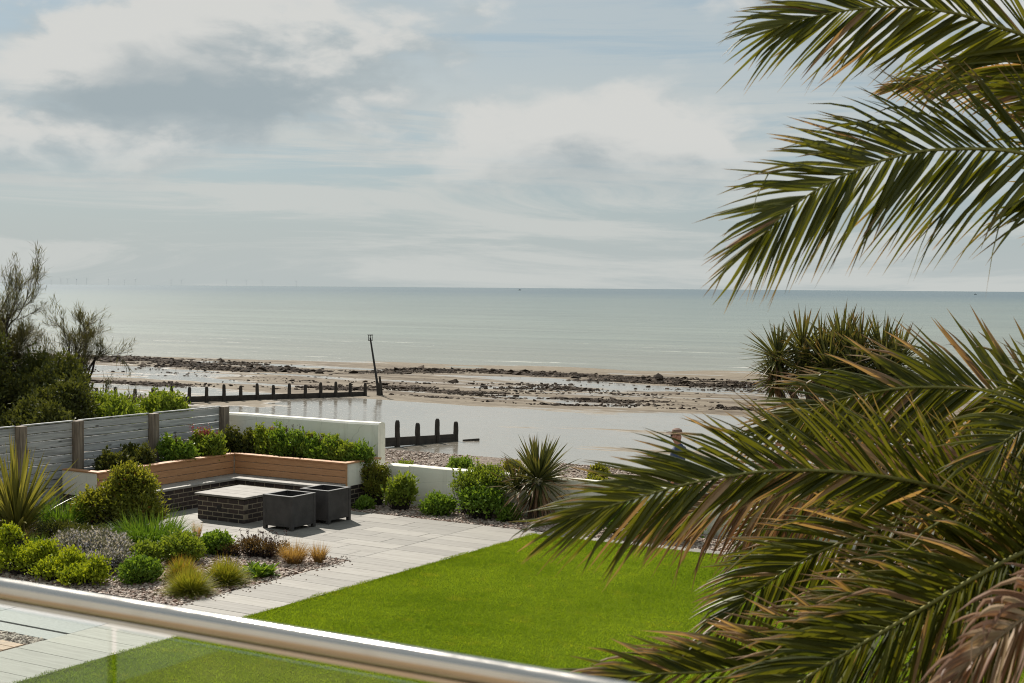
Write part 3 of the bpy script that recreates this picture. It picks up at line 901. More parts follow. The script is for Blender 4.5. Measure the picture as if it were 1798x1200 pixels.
# ------------------------------------------------------------------ groynes, beacon
def groyne(label, p0, p1, n, post_h, plank_h, pw, last=None):
    p0 = np.array(p0, float); p1 = np.array(p1, float)
    t = empty('groyne', tuple(p0))
    tag(t, label, 'groyne', 'timber groynes on the beach')
    ang = math.atan2(p1[1] - p0[1], p1[0] - p0[0])
    for k in range(n):
        q = p0 + (p1 - p0) * k / (n - 1)
        h = post_h * random.uniform(.9, 1.08)
        mb = MB(); zs = np.array([-.5, 0, h * .3, h * .55, h * .78, h * .93, h])
        rr = pw * np.array([1, 1.05, .98, .86 + .1 * random.random(), .9, .8, .5])
        pts = np.c_[np.cumsum(rng.normal(0, pw * .05, 7)), np.cumsum(rng.normal(0, pw * .05, 7)), zs]
        mb.tube(pts, rr, 7)
        mb.build('post', M['groyne'], t, loc=tuple(q - p0))
    for k in range(n - 1):
        a = p0 + (p1 - p0) * k / (n - 1); b = p0 + (p1 - p0) * (k + 1) / (n - 1)
        L = np.linalg.norm((b - a)[:2])
        for q in range(2):
            o = bevel_box((L - .02, .09, plank_h / 2 + .012), .012).build('plank', M['groyne'], t, loc=tuple((a + b) / 2 - p0 + np.array([0, 0, -.02 + plank_h * (q + .5) / 2 + random.uniform(-.01, .01)])))
            o.rotation_euler = (random.gauss(0, .03), -math.atan2(b[2] - a[2], L), ang)
    return t
gz = lambda x, y: float(beach_z(np.array(x), np.array(y)))
A0 = np.array([-63.3, 61.4]); A1 = np.array([-58.4, 77.8]); st = (A1 - A0) / 14
A0b = A0 - st * 3
groyne('long timber groyne of dark worn posts below the leaning beacon', (*A0b, gz(*A0b) + .05), (*A1, gz(*A1) + .02), 18, .98, .34, .125)
B0 = np.array([-35.35, 46.37]); B1 = np.array([-35.2, 53.7])
groyne('short stub of timber groyne with four stout posts right of the white wall', (*B0, gz(*B0) + .05), (*B1, gz(*B1) - .02), 6, 1.0, .36, .125)
o = bevel_box((.9, .12, .1), .02).build('driftwood_beam', M['groyne'], loc=(B1[0] + .35, B1[1] + .75, gz(B1[0], B1[1] + .7) + .03)); o.rotation_euler = (0, 0, 1.2)
tag(o, 'dark timber beam lying on the sand at the end of the short groyne', 'beam')
bz = gz(-58.1, 79.0)
bea = empty('beacon', (-58.1, 79.0, bz))
tag(bea, 'leaning dark pole with cage topmark at the seaward end of the groyne', 'beacon')
MB().tube([(0, 0, -.4), (-.13, -.08, 1.0), (-.54, -.32, 4.0)], [.13, .085, .055], 8).build('pole', M['dark_metal'], bea)
MB().tube([(.22, .05, -.3), (.02, .02, 1.35)], [.11, .07], 7).build('brace', M['groyne'], bea)
MB().tube([(.12, -.22, -.3), (.10, -.2, .9)], [.16, .14], 7).build('stump', M['groyne'], bea)
cage = empty('cage', (0, 0, 0)); cage.parent = bea
cx, cy, cz = -.535, -.318, 3.82
ring = lambda z, r: [(cx + r * math.cos(a), cy + r * math.sin(a), cz + z) for a in np.linspace(0, 2 * math.pi, 13)]
for z in (0, .36):
    MB().tube(ring(z, .15), .022, 5, False).build('ring', M['dark_metal'], cage)
for k in range(6):
    a = k * math.pi / 3
    MB().tube([(cx + .15 * math.cos(a), cy + .15 * math.sin(a), cz), (cx + .15 * math.cos(a), cy + .15 * math.sin(a), cz + .36)], .015, 5).build('bar', M['dark_metal'], cage)
MB().span((cx - .14, cy - .14, cz + .37), (cx + .14, cy + .14, cz + .40)).build('lid', M['dark_metal'], bea)

# ------------------------------------------------------------------ boats and wind turbines far out
M['boat_dark'] = simple('boat_hull', (0.05, 0.06, 0.08), .5)
M['boat_white'] = simple('boat_cabin', (0.6, 0.6, 0.58), .5)
def boat(loc, L, rz, label):
    t = empty('fishing_boat', loc, rz); tag(t, label, 'boat')
    V = []
    for x, w, sheer in ((-.5, .16, .13), (-.25, .2, .11), (.1, .2, .12), (.35, .13, .16), (.5, .01, .21)):
        V += [(x * L, -w * L * .75, -.05 * L), (x * L, -w * L, sheer * L), (x * L, w * L, sheer * L), (x * L, w * L * .75, -.05 * L)]
    F = [(i * 4 + j, i * 4 + 4 + j, i * 4 + 5 + j, i * 4 + 1 + j) for i in range(4) for j in range(3)] + [(0, 1, 2, 3)]
    MB().add(V, np.array(F)).build('hull', M['boat_dark'], t)
    MB().span((-.05 * L, -.12 * L, .1 * L), (.2 * L, .12 * L, .36 * L)).build('cabin', M['boat_white'], t)
    MB().tube([(-.15 * L, 0, .1 * L), (-.15 * L, 0, .75 * L)], .015 * L, 5).build('mast', M['boat_dark'], t)
boat((-2480, 4175, SEA), 11, .3, 'small dark fishing boat on the horizon near the middle')
boat((-830, 3600, SEA), 7, 2.8, 'tiny low boat on the horizon right of the middle')
M['turbine'] = simple('turbine_white', (0.62, 0.63, 0.64), .5)
def px_dir(px):
    a = math.radians(-31) + math.atan((px - 899) / 2497)
    return math.sin(a), math.cos(a)
tur = None
for k, px in enumerate([72, 90, 107, 118, 134, 152, 190, 218, 237, 300, 318, 397, 432, 460, 520]):
    sx, sy = px_dir(px); D = 21000 + 900 * math.sin(k * 2.1)
    if tur is None:
        tur = empty('wind_turbine')
        MB().tube([(0, 0, 0), (0, 0, 80)], [.8, .5], 8).build('tower', M['turbine'], tur)
        MB().span((-2, -6, 79), (2, 4, 83.5)).build('nacelle', M['turbine'], tur)
        for q in range(3):
            a = q * 2.094 + .4
            MB().tube([(0, -7, 81), (math.cos(a) * 14, -7, 81 + math.sin(a) * 14), (math.cos(a) * 54, -7, 81 + math.sin(a) * 54)], [.35, .55, .15], 5).build('blade', M['turbine'], tur)
        t = tur
    else:
        t = copy_tree(tur)
    t.location = (sx * D, sy * D, SEA)
    t.rotation_euler = (0, 0, k * .37)
    tag(t, 'faint white wind turbine standing in the sea on the left horizon', 'turbine', 'wind turbines on the horizon')

# ------------------------------------------------------------------ planting
def sph(n):
    v = rng.normal(0, 1, (n, 3)); return unit(v)

def shrub(name, label, loc, lobes, mat, n=1400, leaf=(.05, .025), cat='shrub', group=None, stem='twig', dry=0.0, up=.35, inner=.5, shoots=0, subs=7):
    """lobes: (dx,dy,dz, rx,ry,rz); leaves on sprays through each lobe's volume, densest near its uneven outside"""
    t = empty(name, loc)
    tag(t, label, cat, group)
    mb = MB(); st = MB()
    big = []
    for l in lobes:
        big.append(tuple(l[:3]) + tuple(q * .8 for q in l[3:]))
        for q in range(subs):
            d = sph(1)[0]; d[2] = abs(d[2]) * .9 - .15
            f = rng.uniform(.3, .5)
            big.append((l[0] + d[0] * l[3] * .68, l[1] + d[1] * l[4] * .68, max(.03, l[2] + d[2] * l[5] * .68), l[3] * f, l[4] * f, l[5] * f))
    lobes = big
    vol = np.array([l[3] * l[4] * l[5] for l in lobes]) ** .67; vol /= vol.sum()
    for l, fr_ in zip(lobes, vol):
        c = np.array(l[:3]); r = np.array(l[3:])
        k = max(8, int(n * 2.0 * fr_ / 9))
        d = sph(k); d[:, 2] = np.where(d[:, 2] < -.45, -d[:, 2], d[:, 2])
        rad = (inner + (1 - inner) * rng.random(k) ** .5) * (1 + .14 * np.sin(d[:, 0] * 5 + l[0] * 9) * np.sin(d[:, 1] * 6 + d[:, 2] * 4 + l[1] * 7) + rng.normal(0, .06, k))
        tips = c + d * r * rad[:, None]
        tips[:, 2] = np.maximum(tips[:, 2], .02)
        nl = 9
        Pb = np.repeat(tips, nl, 0) + rng.normal(0, 1, (k * nl, 3)) * leaf[0] * .75
        Pb[:, 2] = np.maximum(Pb[:, 2], .005)
        D = np.repeat(d, nl, 0) * .6 + sph(k * nl) * .8 + np.array([0, 0, up])
        L = leaf[0] * rng.uniform(.65, 1.25, k * nl)
        tone = np.clip(np.repeat(rng.random(k) * .6, nl) + rng.random(k * nl) * .4, 0, 1) ** 1.3
        leaves(mb, Pb, D, L, L * leaf[1] / leaf[0], dry=(rng.random(k * nl) < dry) * 1.0, rnd=tone)
        for q in range(min(14, k)):
            e = tips[q]
            b0 = np.array([c[0] * .5 + rng.normal(0, .03), c[1] * .5 + rng.normal(0, .03), 0])
            mid = (b0 + e) / 2 + rng.normal(0, .03, 3)
            st.tube([b0, mid, e], [.010, .007, .003], 4, False)
    for q in range(shoots):
        l = lobes[q % len(lobes)]
        d = sph(1)[0]; d[2] = abs(d[2]) + .6; d = unit(d)
        b0 = np.array(l[:3]) + d * np.array(l[3:]) * .8
        e = b0 + (d * .35 + np.array([0, 0, .6])) * rng.uniform(.4, 1.0) * .30
        st.tube([b0, e], [.006, .003], 4, False)
        k = 16
        f = rng.random(k)[:, None]
        leaves(mb, b0 + (e - b0) * f, sph(k) + np.array([0, 0, .6]), leaf[0], leaf[1], rnd=.5 + .5 * rng.random(k))
    st.build('stems', M[stem], t)
    tag(mb.build('foliage', M[mat], t), kind='stuff')
    return t

def tuft(name, label, loc, n, L, spread, mat, W=.006, droop=.5, r0=.05, dry=0.0, cat='grass', group=None, segs=4, updir=1.0, squash=1.0, hemi=False):
    t = empty(name, loc)
    tag(t, label, cat, group)
    mb = MB()
    a = rng.uniform(0, 2 * math.pi, n); rr = r0 * np.sqrt(rng.random(n))
    P_ = np.c_[np.cos(a) * rr, np.sin(a) * rr * squash, np.zeros(n)]
    sp = spread * np.sqrt(rng.random(n))
    a2 = a + rng.normal(0, .5, n)
    D = np.c_[np.cos(a2) * sp, np.sin(a2) * sp, np.full(n, updir)]
    if hemi:
        D = sph(n); D[:, 2] = np.abs(D[:, 2]) + .12; D = unit(D); sp = np.sqrt(D[:, 0] ** 2 + D[:, 1] ** 2)
    ll = L * rng.uniform(.6, 1.1, n)
    dd = droop * rng.uniform(.4, 1.3, n) * (.3 + sp)
    blades(mb, P_, D, ll, W * rng.uniform(.7, 1.3, n), dd, segs, .15, dry=dry * rng.random(n) * 1.6)
    tag(mb.build('blades', M[mat], t), kind='stuff')
    return t

def sword_plant(t, n, L, W, mat, c=(0, 0, 0), elev=(0, 90), droop=.15, dry=.12, az=(0, 360), single=True, segs=5, r0=.04, flop=.0):
    for chunk in range(n if single else 1):
        k = 1 if single else n
        a = np.radians(rng.uniform(az[0], az[1], k)); e = np.radians(rng.uniform(elev[0], elev[1], k))
        D = np.c_[np.cos(a) * np.cos(e), np.sin(a) * np.cos(e), np.sin(e)]
        P_ = np.array(c) + D * r0
        mb = MB()
        fl = rng.normal(0, 1, (k, 3)) * flop if flop else None
        if fl is not None: fl[:, 2] = -np.abs(fl[:, 2])
        blades(mb, P_, D, L * rng.uniform(.7, 1.1, k), W * rng.uniform(.8, 1.2, k), droop * rng.uniform(.3, 1.5, k) * (.25 + np.cos(e)), segs, .22,
               dry=dry * rng.random(k) * 2, prof=lambda q: np.minimum(1, .55 + 1.5 * q) * np.clip((1 - q) / .5, 0, 1) ** .75, flop=fl)
        o = mb.build('leaf' if single else 'leaf_head', M[mat], t)
        if not single: tag(o, kind='stuff')

# gravel bed, left to right
ph = empty('flax_plant', (-17.75, 14.75, 0))
tag(ph, 'large spiky flax with arching yellow green sword leaves at the far left', 'plant')
sword_plant(ph, 120, 1.5, .058, 'phormium', elev=(26, 88), droop=.22, dry=.05, r0=.06)
sword_plant(ph, 16, 1.0, .05, 'phormium', elev=(10, 40), droop=.35, dry=.3, r0=.06)
shrub('round_shrub', 'big rounded olive green shrub in front of the bench end', (-16.35, 15.62, 0),
      [(.10, .1, .62, .50, .42, .42), (-.36, -.15, .40, .38, .36, .33), (.32, 0, .36, .36, .36, .32), (.0, .1, .85, .28, .26, .26)], 'shrub', 7500, (.068, .034), dry=.02, shoots=18)
tuft('green_grass_clump', 'narrow fresh green grass clump between the flax and the round shrub', (-17.0, 15.0, 0), 900, .95, .55, 'green_grass', .010, .8, .18)
tuft('green_grass_mound', 'broad fountain of bright green grass before the round shrub', (-15.22, 15.05, 0), 3000, .86, .95, 'green_grass', .010, .75, .34, dry=.06)
tuft('tan_grass_wisp', 'thin upright wisp of tan grass at the patio edge', (-15.14, 15.95, 0), 190, .36, .28, 'tan_grass', .004, .3, .03)
def dome(label, loc, w, h, mat='fresh', n=1300, leaf=(.055, .034)):
    return shrub('dome_plant', label, loc, [(0, 0, h * .34, w / 2 - .03, w / 2 - .03, h * .56)], mat, n, leaf, 'plant', 'low domed green plants', up=.5, inner=.82, subs=5)
dome('small leafy green dome behind the front one, nearest the silver bush', (-14.48, 14.22, 0), .46, .32, 'bright')
dome('dark green leafy dome at the left front of the gravel', (-13.72, 13.38, 0), .50, .34, 'fresh')
dome('widest pale green leafy mound in the middle of the gravel bed', (-14.22, 14.68, 0), .64, .42, 'bright', 2200)
dome('round deep green dome beside the tan wisp at the patio edge', (-14.25, 15.45, 0), .48, .32, 'fresh')
tuft('spiky_tuft', 'orange tinted spiky tuft, rearmost left of three', (-13.38, 13.82, 0), 2000, .38, 1.05, 'olive_grass', .007, .25, .09, dry=.3, hemi=True)
tuft('spiky_tuft', 'yellow green spiky tuft, front one of three', (-12.66, 13.20, 0), 3000, .42, 1.1, 'olive_grass', .007, .25, .10, dry=.12, hemi=True)
tuft('spiky_tuft', 'yellow green spiky tuft, right one of three', (-12.72, 13.92, 0), 2600, .42, 1.05, 'olive_grass', .007, .25, .10, dry=.15, hemi=True)
lf = empty('broad_leaf_plant', (-12.66, 14.52, 0))
tag(lf, 'low broad leaved green plant near the path edge', 'plant')
for q in range(3):
    mb = MB(); n = 34
    a = rng.uniform(0, 6.28, n); e = rng.uniform(.15, 1.3, n)
    D = np.c_[np.cos(a) * np.cos(e), np.sin(a) * np.cos(e), np.sin(e)]
    c = np.array([(-.14, .02, 0), (.1, .1, 0), (.08, -.1, 0)][q])
    blades(mb, c + D * .03, D, rng.uniform(.16, .27, n), .075, .25, 4, .25, prof=lambda q: np.sin(np.clip(q * 1.05 + .05, 0, 1) * math.pi) ** .7)
    mb.build('rosette', M['fresh'], lf)
sd = shrub('seed_head_plant', 'rusty brown plant with dark seed heads at the patio edge', (-13.55, 15.62, 0), [(-.1, 0, .14, .36, .26, .14), (.28, .02, .12, .24, .22, .12)], 'rust', 1500, (.035, .012), 'plant')
mb = MB()
for q in range(60):
    x, y = rng.uniform(-.42, .45), rng.uniform(-.22, .22); h = rng.uniform(.22, .38)
    mb.tube([(x * .8, y * .8, 0), (x, y, h)], [.003, .002], 3, False, rnd=.5)
    leaves(mb, np.repeat([[x, y, h]], 8, 0) + rng.normal(0, .008, (8, 3)), sph(8), .018, .014)
tag(mb.build('seed_heads', M['seed'], sd), kind='stuff')
shrub('low_rust_plant', 'low patch of rusty stems right of the deep green dome', (-13.98, 15.4, 0), [(0, 0, .08, .2, .2, .09)], 'rust', 500, (.03, .01), 'plant')
tuft('tan_grass_clump', 'feathery tan grass clump near the path corner, larger of the pair', (-12.83, 15.45, 0), 900, .46, .75, 'tan_grass', .004, .55, .09)
tuft('tan_grass_clump', 'smaller feathery tan grass clump at the gravel corner', (-12.56, 15.66, 0), 450, .38, .5, 'tan_grass', .004, .5, .05)
sl = shrub('silver_bush', 'sprawling silver grey bush dotted with pale flowers', (-14.95, 13.75, 0), [(0, .1, .18, .62, .45, .2), (-.55, .1, .2, .4, .4, .22), (.45, -.1, .13, .35, .4, .15), (-.35, .55, .2, .35, .3, .2)], 'silver', 6000, (.045, .022), up=.6, dry=.42)
shrub('lime_bush', 'golden lime bush just above the handrail at lower left', (-14.75, 12.95, 0),
      [(0, 0, .13, .45, .32, .12), (-.75, 0, .17, .5, .35, .16), (.5, -.02, .10, .35, .28, .11), (-.35, .05, .26, .16, .16, .20), (-1.25, 0, .2, .4, .32, .2), (.2, .05, .22, .13, .14, .17), (-1.0, .05, .36, .15, .15, .26), (.68, 0, .18, .11, .12, .16)],
      'lime', 7500, (.052, .032), up=.5, shoots=16)
tuft('thin_grass', 'thin sparse green grass between flax and silver bush', (-16.1, 13.75, 0), 120, .42, .35, 'green_grass', .006, .3, .06)
shrub('low_brown_plant', 'low brownish creeping plant beside the silver bush', (-14.18, 13.75, 0), [(0, 0, .07, .28, .22, .09)], 'rust', 600, (.03, .011), 'plant')
tuft('dry_grass', 'dry dark grass tuft below the flax', (-16.9, 14.1, 0), 260, .6, .9, 'phormium', .012, .9, .12, dry=.5)
shrub('under_shrub', 'dark low shrub in the shade beside the round shrub', (-16.0, 14.55, 0), [(0, 0, .16, .6, .35, .2), (-.7, 0, .16, .45, .35, .22)], 'dark', 2600, (.045, .02))

# raised bed, behind the bench
bed = [(-18.30, 17.15, .28, .24, 'dark', 'small dark shrub at the fence end of the raised bed'),
       (-18.36, 17.85, .26, .30, 'dark', 'upright dark shrub against the fence in the raised bed'),
       (-18.25, 18.75, .42, .44, 'fresh', 'leafy plant nearest the fence post in the raised bed'),
       (-18.22, 19.45, .46, .52, 'bright', 'leafy plant with crimson flower heads before the fence'),
       (-18.2, 20.25, .40, .50, 'dark', 'dark leafy plant in the corner of fence and white wall'),
       (-17.55, 20.38, .44, .54, 'bright', 'tall leafy plant with seed stalks at the left of the white wall'),
       (-17.0, 20.36, .46, .60, 'fresh', 'tallest leafy plant with upright dark tips before the white wall'),
       (-16.55, 20.40, .40, .46, 'bright', 'leafy plant fourth from the right end of the raised bed'),
       (-16.2, 20.38, .38, .42, 'fresh', 'leafy plant third from the right end of the raised bed'),
       (-15.85, 20.40, .36, .34, 'bright', 'leafy plant second from the right end of the raised bed'),
       (-15.55, 20.38, .30, .28, 'fresh', 'last low leafy plant at the right end of the raised bed')]
for x, y, w, h, mt, lab in bed:
    h *= .74
    t = shrub('bed_plant', lab, (x, y, .735), [(0, 0, h * .25, w * .85, w / 1.9, h * .30)] + [(rng.uniform(-.32, .32), rng.uniform(-.12, .12), h * rng.uniform(.35, .65), w * rng.uniform(.16, .26), w * .2, h * rng.uniform(.22, .36)) for q in range(6)], mt, 1600, (.08, .04), 'plant', 'plants of the raised bed', up=.6, inner=.3, shoots=30, subs=3)
    if h > .3 and mt != 'dark':
        mb = MB(); red = 'crimson' in lab
        for q in range(12 if red else 6):
            x_, y_ = rng.uniform(-.25, .25), rng.uniform(-.12, .12); hh_ = h * rng.uniform(1.05, 1.35)
            mb.tube([(x_ * .6, y_ * .6, h * .5), (x_, y_, hh_)], [.004, .003], 3, False, rnd=.2)
            k = 40 if red else 16
            leaves(mb, np.repeat([[x_, y_, hh_]], k, 0) + rng.normal(0, .028 if red else .014, (k, 3)) * np.array([1, 1, 1.6]), sph(k), .025, .018)
        tag(mb.build('flower_heads', M['flower' if red or 'seed stalks' in lab else 'seed'], t), kind='stuff')

# far gravel bed along the low wall
shrub('wall_shrub', 'tall olive shrub between the bench end and the low wall', (-15.10, 20.42, 0), [(0, 0, .45, .24, .24, .36), (.03, -.03, .25, .2, .2, .25)], 'shrub', 2600, (.05, .024), dry=.05)
shrub('wall_shrub', 'open bright leafy shrub before the left end of the low wall', (-14.42, 20.22, 0), [(0, 0, .22, .24, .22, .22), (.1, 0, .40, .15, .15, .18)], 'bright', 1100, (.075, .042), shoots=6)
dome('green leafy dome between two wall shrubs', (-13.53, 20.12, 0), .54, .36, 'fresh', 1800)
shrub('wall_shrub', 'broad golden shrub rising above the low wall', (-12.95, 20.5, 0), [(0, 0, .52, .46, .34, .36), (-.22, 0, .44, .3, .3, .3), (.25, 0, .5, .28, .28, .3)], 'bright', 3400, (.052, .026), shoots=14)
shrub('wall_shrub', 'bright green leafy shrub in front of the golden shrub', (-12.72, 20.18, 0), [(0, 0, .26, .36, .28, .26)], 'fresh', 1500, (.075, .045))
dome('smallest green dome at the foot of the low wall', (-12.17, 20.18, 0), .36, .26, 'fresh', 900)
dome('tiny green plant beside the brick end of the bench', (-14.95, 19.95, 0), .30, .18, 'fresh', 500)
for x, w, lab in ((-9.95, .5, 'dark green bush under the palm fronds, left one at the lawn edge'), (-9.2, .55, 'dark green bush under the palm fronds, middle one at the lawn edge'), (-7.4, .6, 'dark green bush under the palm fronds, right one at the lawn edge')):
    shrub('edge_bush', lab, (x, 20.15, 0), [(0, 0, .22, w, .34, .26)], 'fresh', 1900, (.06, .03), 'bush', 'bushes at the far lawn edge')
# strip of wild plants on the shingle
wild = [(-16.9, 22.6, .9, .22), (-16.0, 22.0, 1.0, .25), (-17.6, 24.8, .5, .22), (-15.0, 22.2, .9, .24), (-14.4, 22.9, .9, .22), (-13.6, 22.4, .8, .3), (-17.0, 26.2, .5, .25), (-12.6, 22.6, 1.0, .25), (-11.6, 22.4, .9, .22), (-15.9, 26.5, .35, .2), (-14.0, 27.0, .3, .2), (-10.7, 22.9, .8, .22), (-13.2, 25.2, .5, .2)]
where = ['left end behind the low wall', 'left behind the wall pier', 'alone on the pebbles near the tall wall', 'beyond the left third of the low wall', 'one step beyond the low wall top', 'behind the golden shrub', 'on the pebble crest right of the groyne', 'just left of the spiky yucca', 'behind the spiky yucca', 'small one on the pebble crest', 'smallest on the pebble crest', 'right of the spiky yucca', 'on the pebbles left of the yucca']
for (x, y, w, h), wl in zip(wild, where):
    shrub('beach_plant', 'low green beach plant on shingle, ' + wl, (x, y, gz(x, y)), [(0, 0, h * .55, w / 1.6, w / 2.4, h * .75)], random.choice(['bright', 'fresh', 'shrub']), 700, (.07, .035), 'plant', 'wild plants on the shingle')
# spiky yucca before the low wall
yu = empty('yucca', (-11.86, 20.45, 0))
tag(yu, 'spiky yucca with dry lower leaves before the low white wall', 'yucca')
MB().tube([(0, 0, 0), (.03, 0, .3), (.10, 0, .6)], [.10, .09, .085], 8).build('trunk', M['bark'], yu)
sword_plant(yu, 140, .74, .042, 'yucca', (.10, 0, .68), (15, 88), .08, .12, r0=.10)
sword_plant(yu, 70, .62, .042, 'yucca', (.10, 0, .66), (-30, 25), .30, .4, r0=.08)
sword_plant(yu, 60, .56, .040, 'yucca', (.08, 0, .56), (-80, -30), .10, .7, r0=.08)
sword_plant(yu, 70, .62, .040, 'yucca', (-.30, -.05, .50), (0, 80), .25, .25, r0=.06)

# cabbage palms beyond the wall
cp = empty('cabbage_palm', (-8.05, 25.1, -.36))
tag(cp, 'many headed cabbage palm with spiky crowns beyond the wall', 'palm')
heads = [(-1.25, -.1, 2.98, .66), (-.85, .1, 3.12, .72), (-.45, .0, 3.02, .72), (-.1, .1, 3.16, .76), (.25, .0, 3.05, .74), (.6, .2, 3.05, .72), (.9, .1, 2.92, .68), (.3, -.3, 2.8, .66), (-.2, -.3, 2.84, .66), (-1.25, -.2, 2.62, .5), (1.5, .3, 2.6, .55), (-.7, -.25, 2.75, .62), (.75, -.2, 2.75, .6)]
for x, y, z, L in heads:
    MB().tube(catmull([(x * .1, y * .1, 0), (x * .3, y * .3, 1.3), (x * .75, y * .8, z - .7), (x, y, z)], 7), np.linspace(.11, .05, 7), 6).build('stem', M['bark'], cp)
    sword_plant(cp, 95, L * 1.15, .046, 'yucca', (x, y, z), (-30, 86), .06, .16, single=False)
    sword_plant(cp, 60, L * .7, .038, 'yucca', (x, y, z - .05), (-75, -20), .1, .8, single=False)

# ------------------------------------------------------------------ next door: tamarisk and bushes
TS = (10, 16, 26)
def tamarisk(label, loc, H, seed, lean, n0=7):
    r = np.random.default_rng(seed); r2 = np.random.default_rng(seed + 1)
    t = empty('tamarisk_tree', loc); tag(t, label, 'tree', 'tamarisk trees next door')
    br = MB(); lf_P = []; lf_D = []
    def grow(p, d, L, rad, lev):
        k = 5; pts = [p]
        q = p.copy(); dd = d.copy()
        for s in range(k):
            dd = unit(dd + r.normal(0, .16, 3) + np.array([.03 * lean, 0, .05]))
            q = q + dd * L / k; pts.append(q.copy())
        br.tube(pts, np.linspace(rad, rad * .55, k + 1), 5 if lev < 2 else 3, False)
        if lev >= 2:
            for s in range(1, k + 1):
                m_ = 9 if lev >= 3 else 4
                for z in range(m_):
                    lf_P.append(pts[s] + r2.normal(0, .03, 3)); lf_D.append(unit(dd + r2.normal(0, .5, 3)))
        if lev >= 4: return
        for c in range((3, 4, 3, 3)[lev]):
            f = r.uniform(.35, 1.0); s = min(k, max(1, int(f * k)))
            nd = unit(dd + r.normal(0, .52, 3) + np.array([.08 * lean, 0, .12]))
            grow(pts[s], nd, L * r.uniform(.48, .74), rad * .52, lev + 1)
    for q in range(n0):
        a = r.uniform(0, 6.28)
        grow(np.array([r.normal(0, .15), r.normal(0, .15), 0]), unit(np.array([math.cos(a) * .45 + lean * .2, math.sin(a) * .35, 1.0])), H * r.uniform(.32, .46), .055, 0)
    allv = np.vstack(br.V); sc = H / np.percentile(allv[:, 2], 99.7)
    br.V = [v * sc for v in br.V]
    br.build('branches', M['twig'], t)
    lf_P[:] = [p * sc for p in lf_P]
    mb = MB(); P_ = np.array(lf_P); D = np.array(lf_D)
    blades(mb, P_, D, rng.uniform(.10, .24, len(P_)), .011, .1, 2, .1)
    tag(mb.build('crown', M['tamarisk'], t), kind='stuff')
    return t
tamarisk('wispy open tamarisk, tallest tree above the grey fence', (-24.15, 19.68, 0), 4.1, TS[0], .2, 11)
tamarisk('wispy tamarisk cut by the left edge of the picture', (-25.7, 18.7, 0), 4.0, TS[1], -.05, 7)
tamarisk('low wispy tamarisk growing over the bushes to the right', (-23.95, 20.75, 0), 2.4, TS[2], .2, 8)
nb = [(-20.3, 17.3, 1.0, .7, 1.75, 'dark', 'dark bush against the fence at the left edge next door'),
      (-21.2, 18.5, 1.0, .8, 2.2, 'dark', 'dark olive bush just behind the fence under the tamarisk'),
      (-22.2, 19.3, 1.1, .8, 2.55, 'dark', 'dark tangled bush under the tall tamarisk next door'),
      (-20.6, 19.4, .75, .6, 1.75, 'bright', 'light green bush rising above the fence next door'),
      (-20.5, 20.6, .75, .6, 1.72, 'bright', 'yellow green bush at the right end of the neighbouring hedge'),
      (-23.0, 18.0, 1.3, .9, 3.0, 'dark', 'tall dark bush at the left picture edge next door')]
for x, y, rx, ry, h, mt, lab in nb:
    shrub('neighbour_bush', lab, (x, y, 0), [(0, 0, h * .5, rx, ry, h * .5), (rx * .4, 0, h * .7, rx * .5, ry * .6, h * .32), (-rx * .4, .1, h * .72, rx * .5, ry * .6, h * .33)], mt, 5200, (.085, .042), 'bush', 'bushes next door', inner=.5, shoots=10)

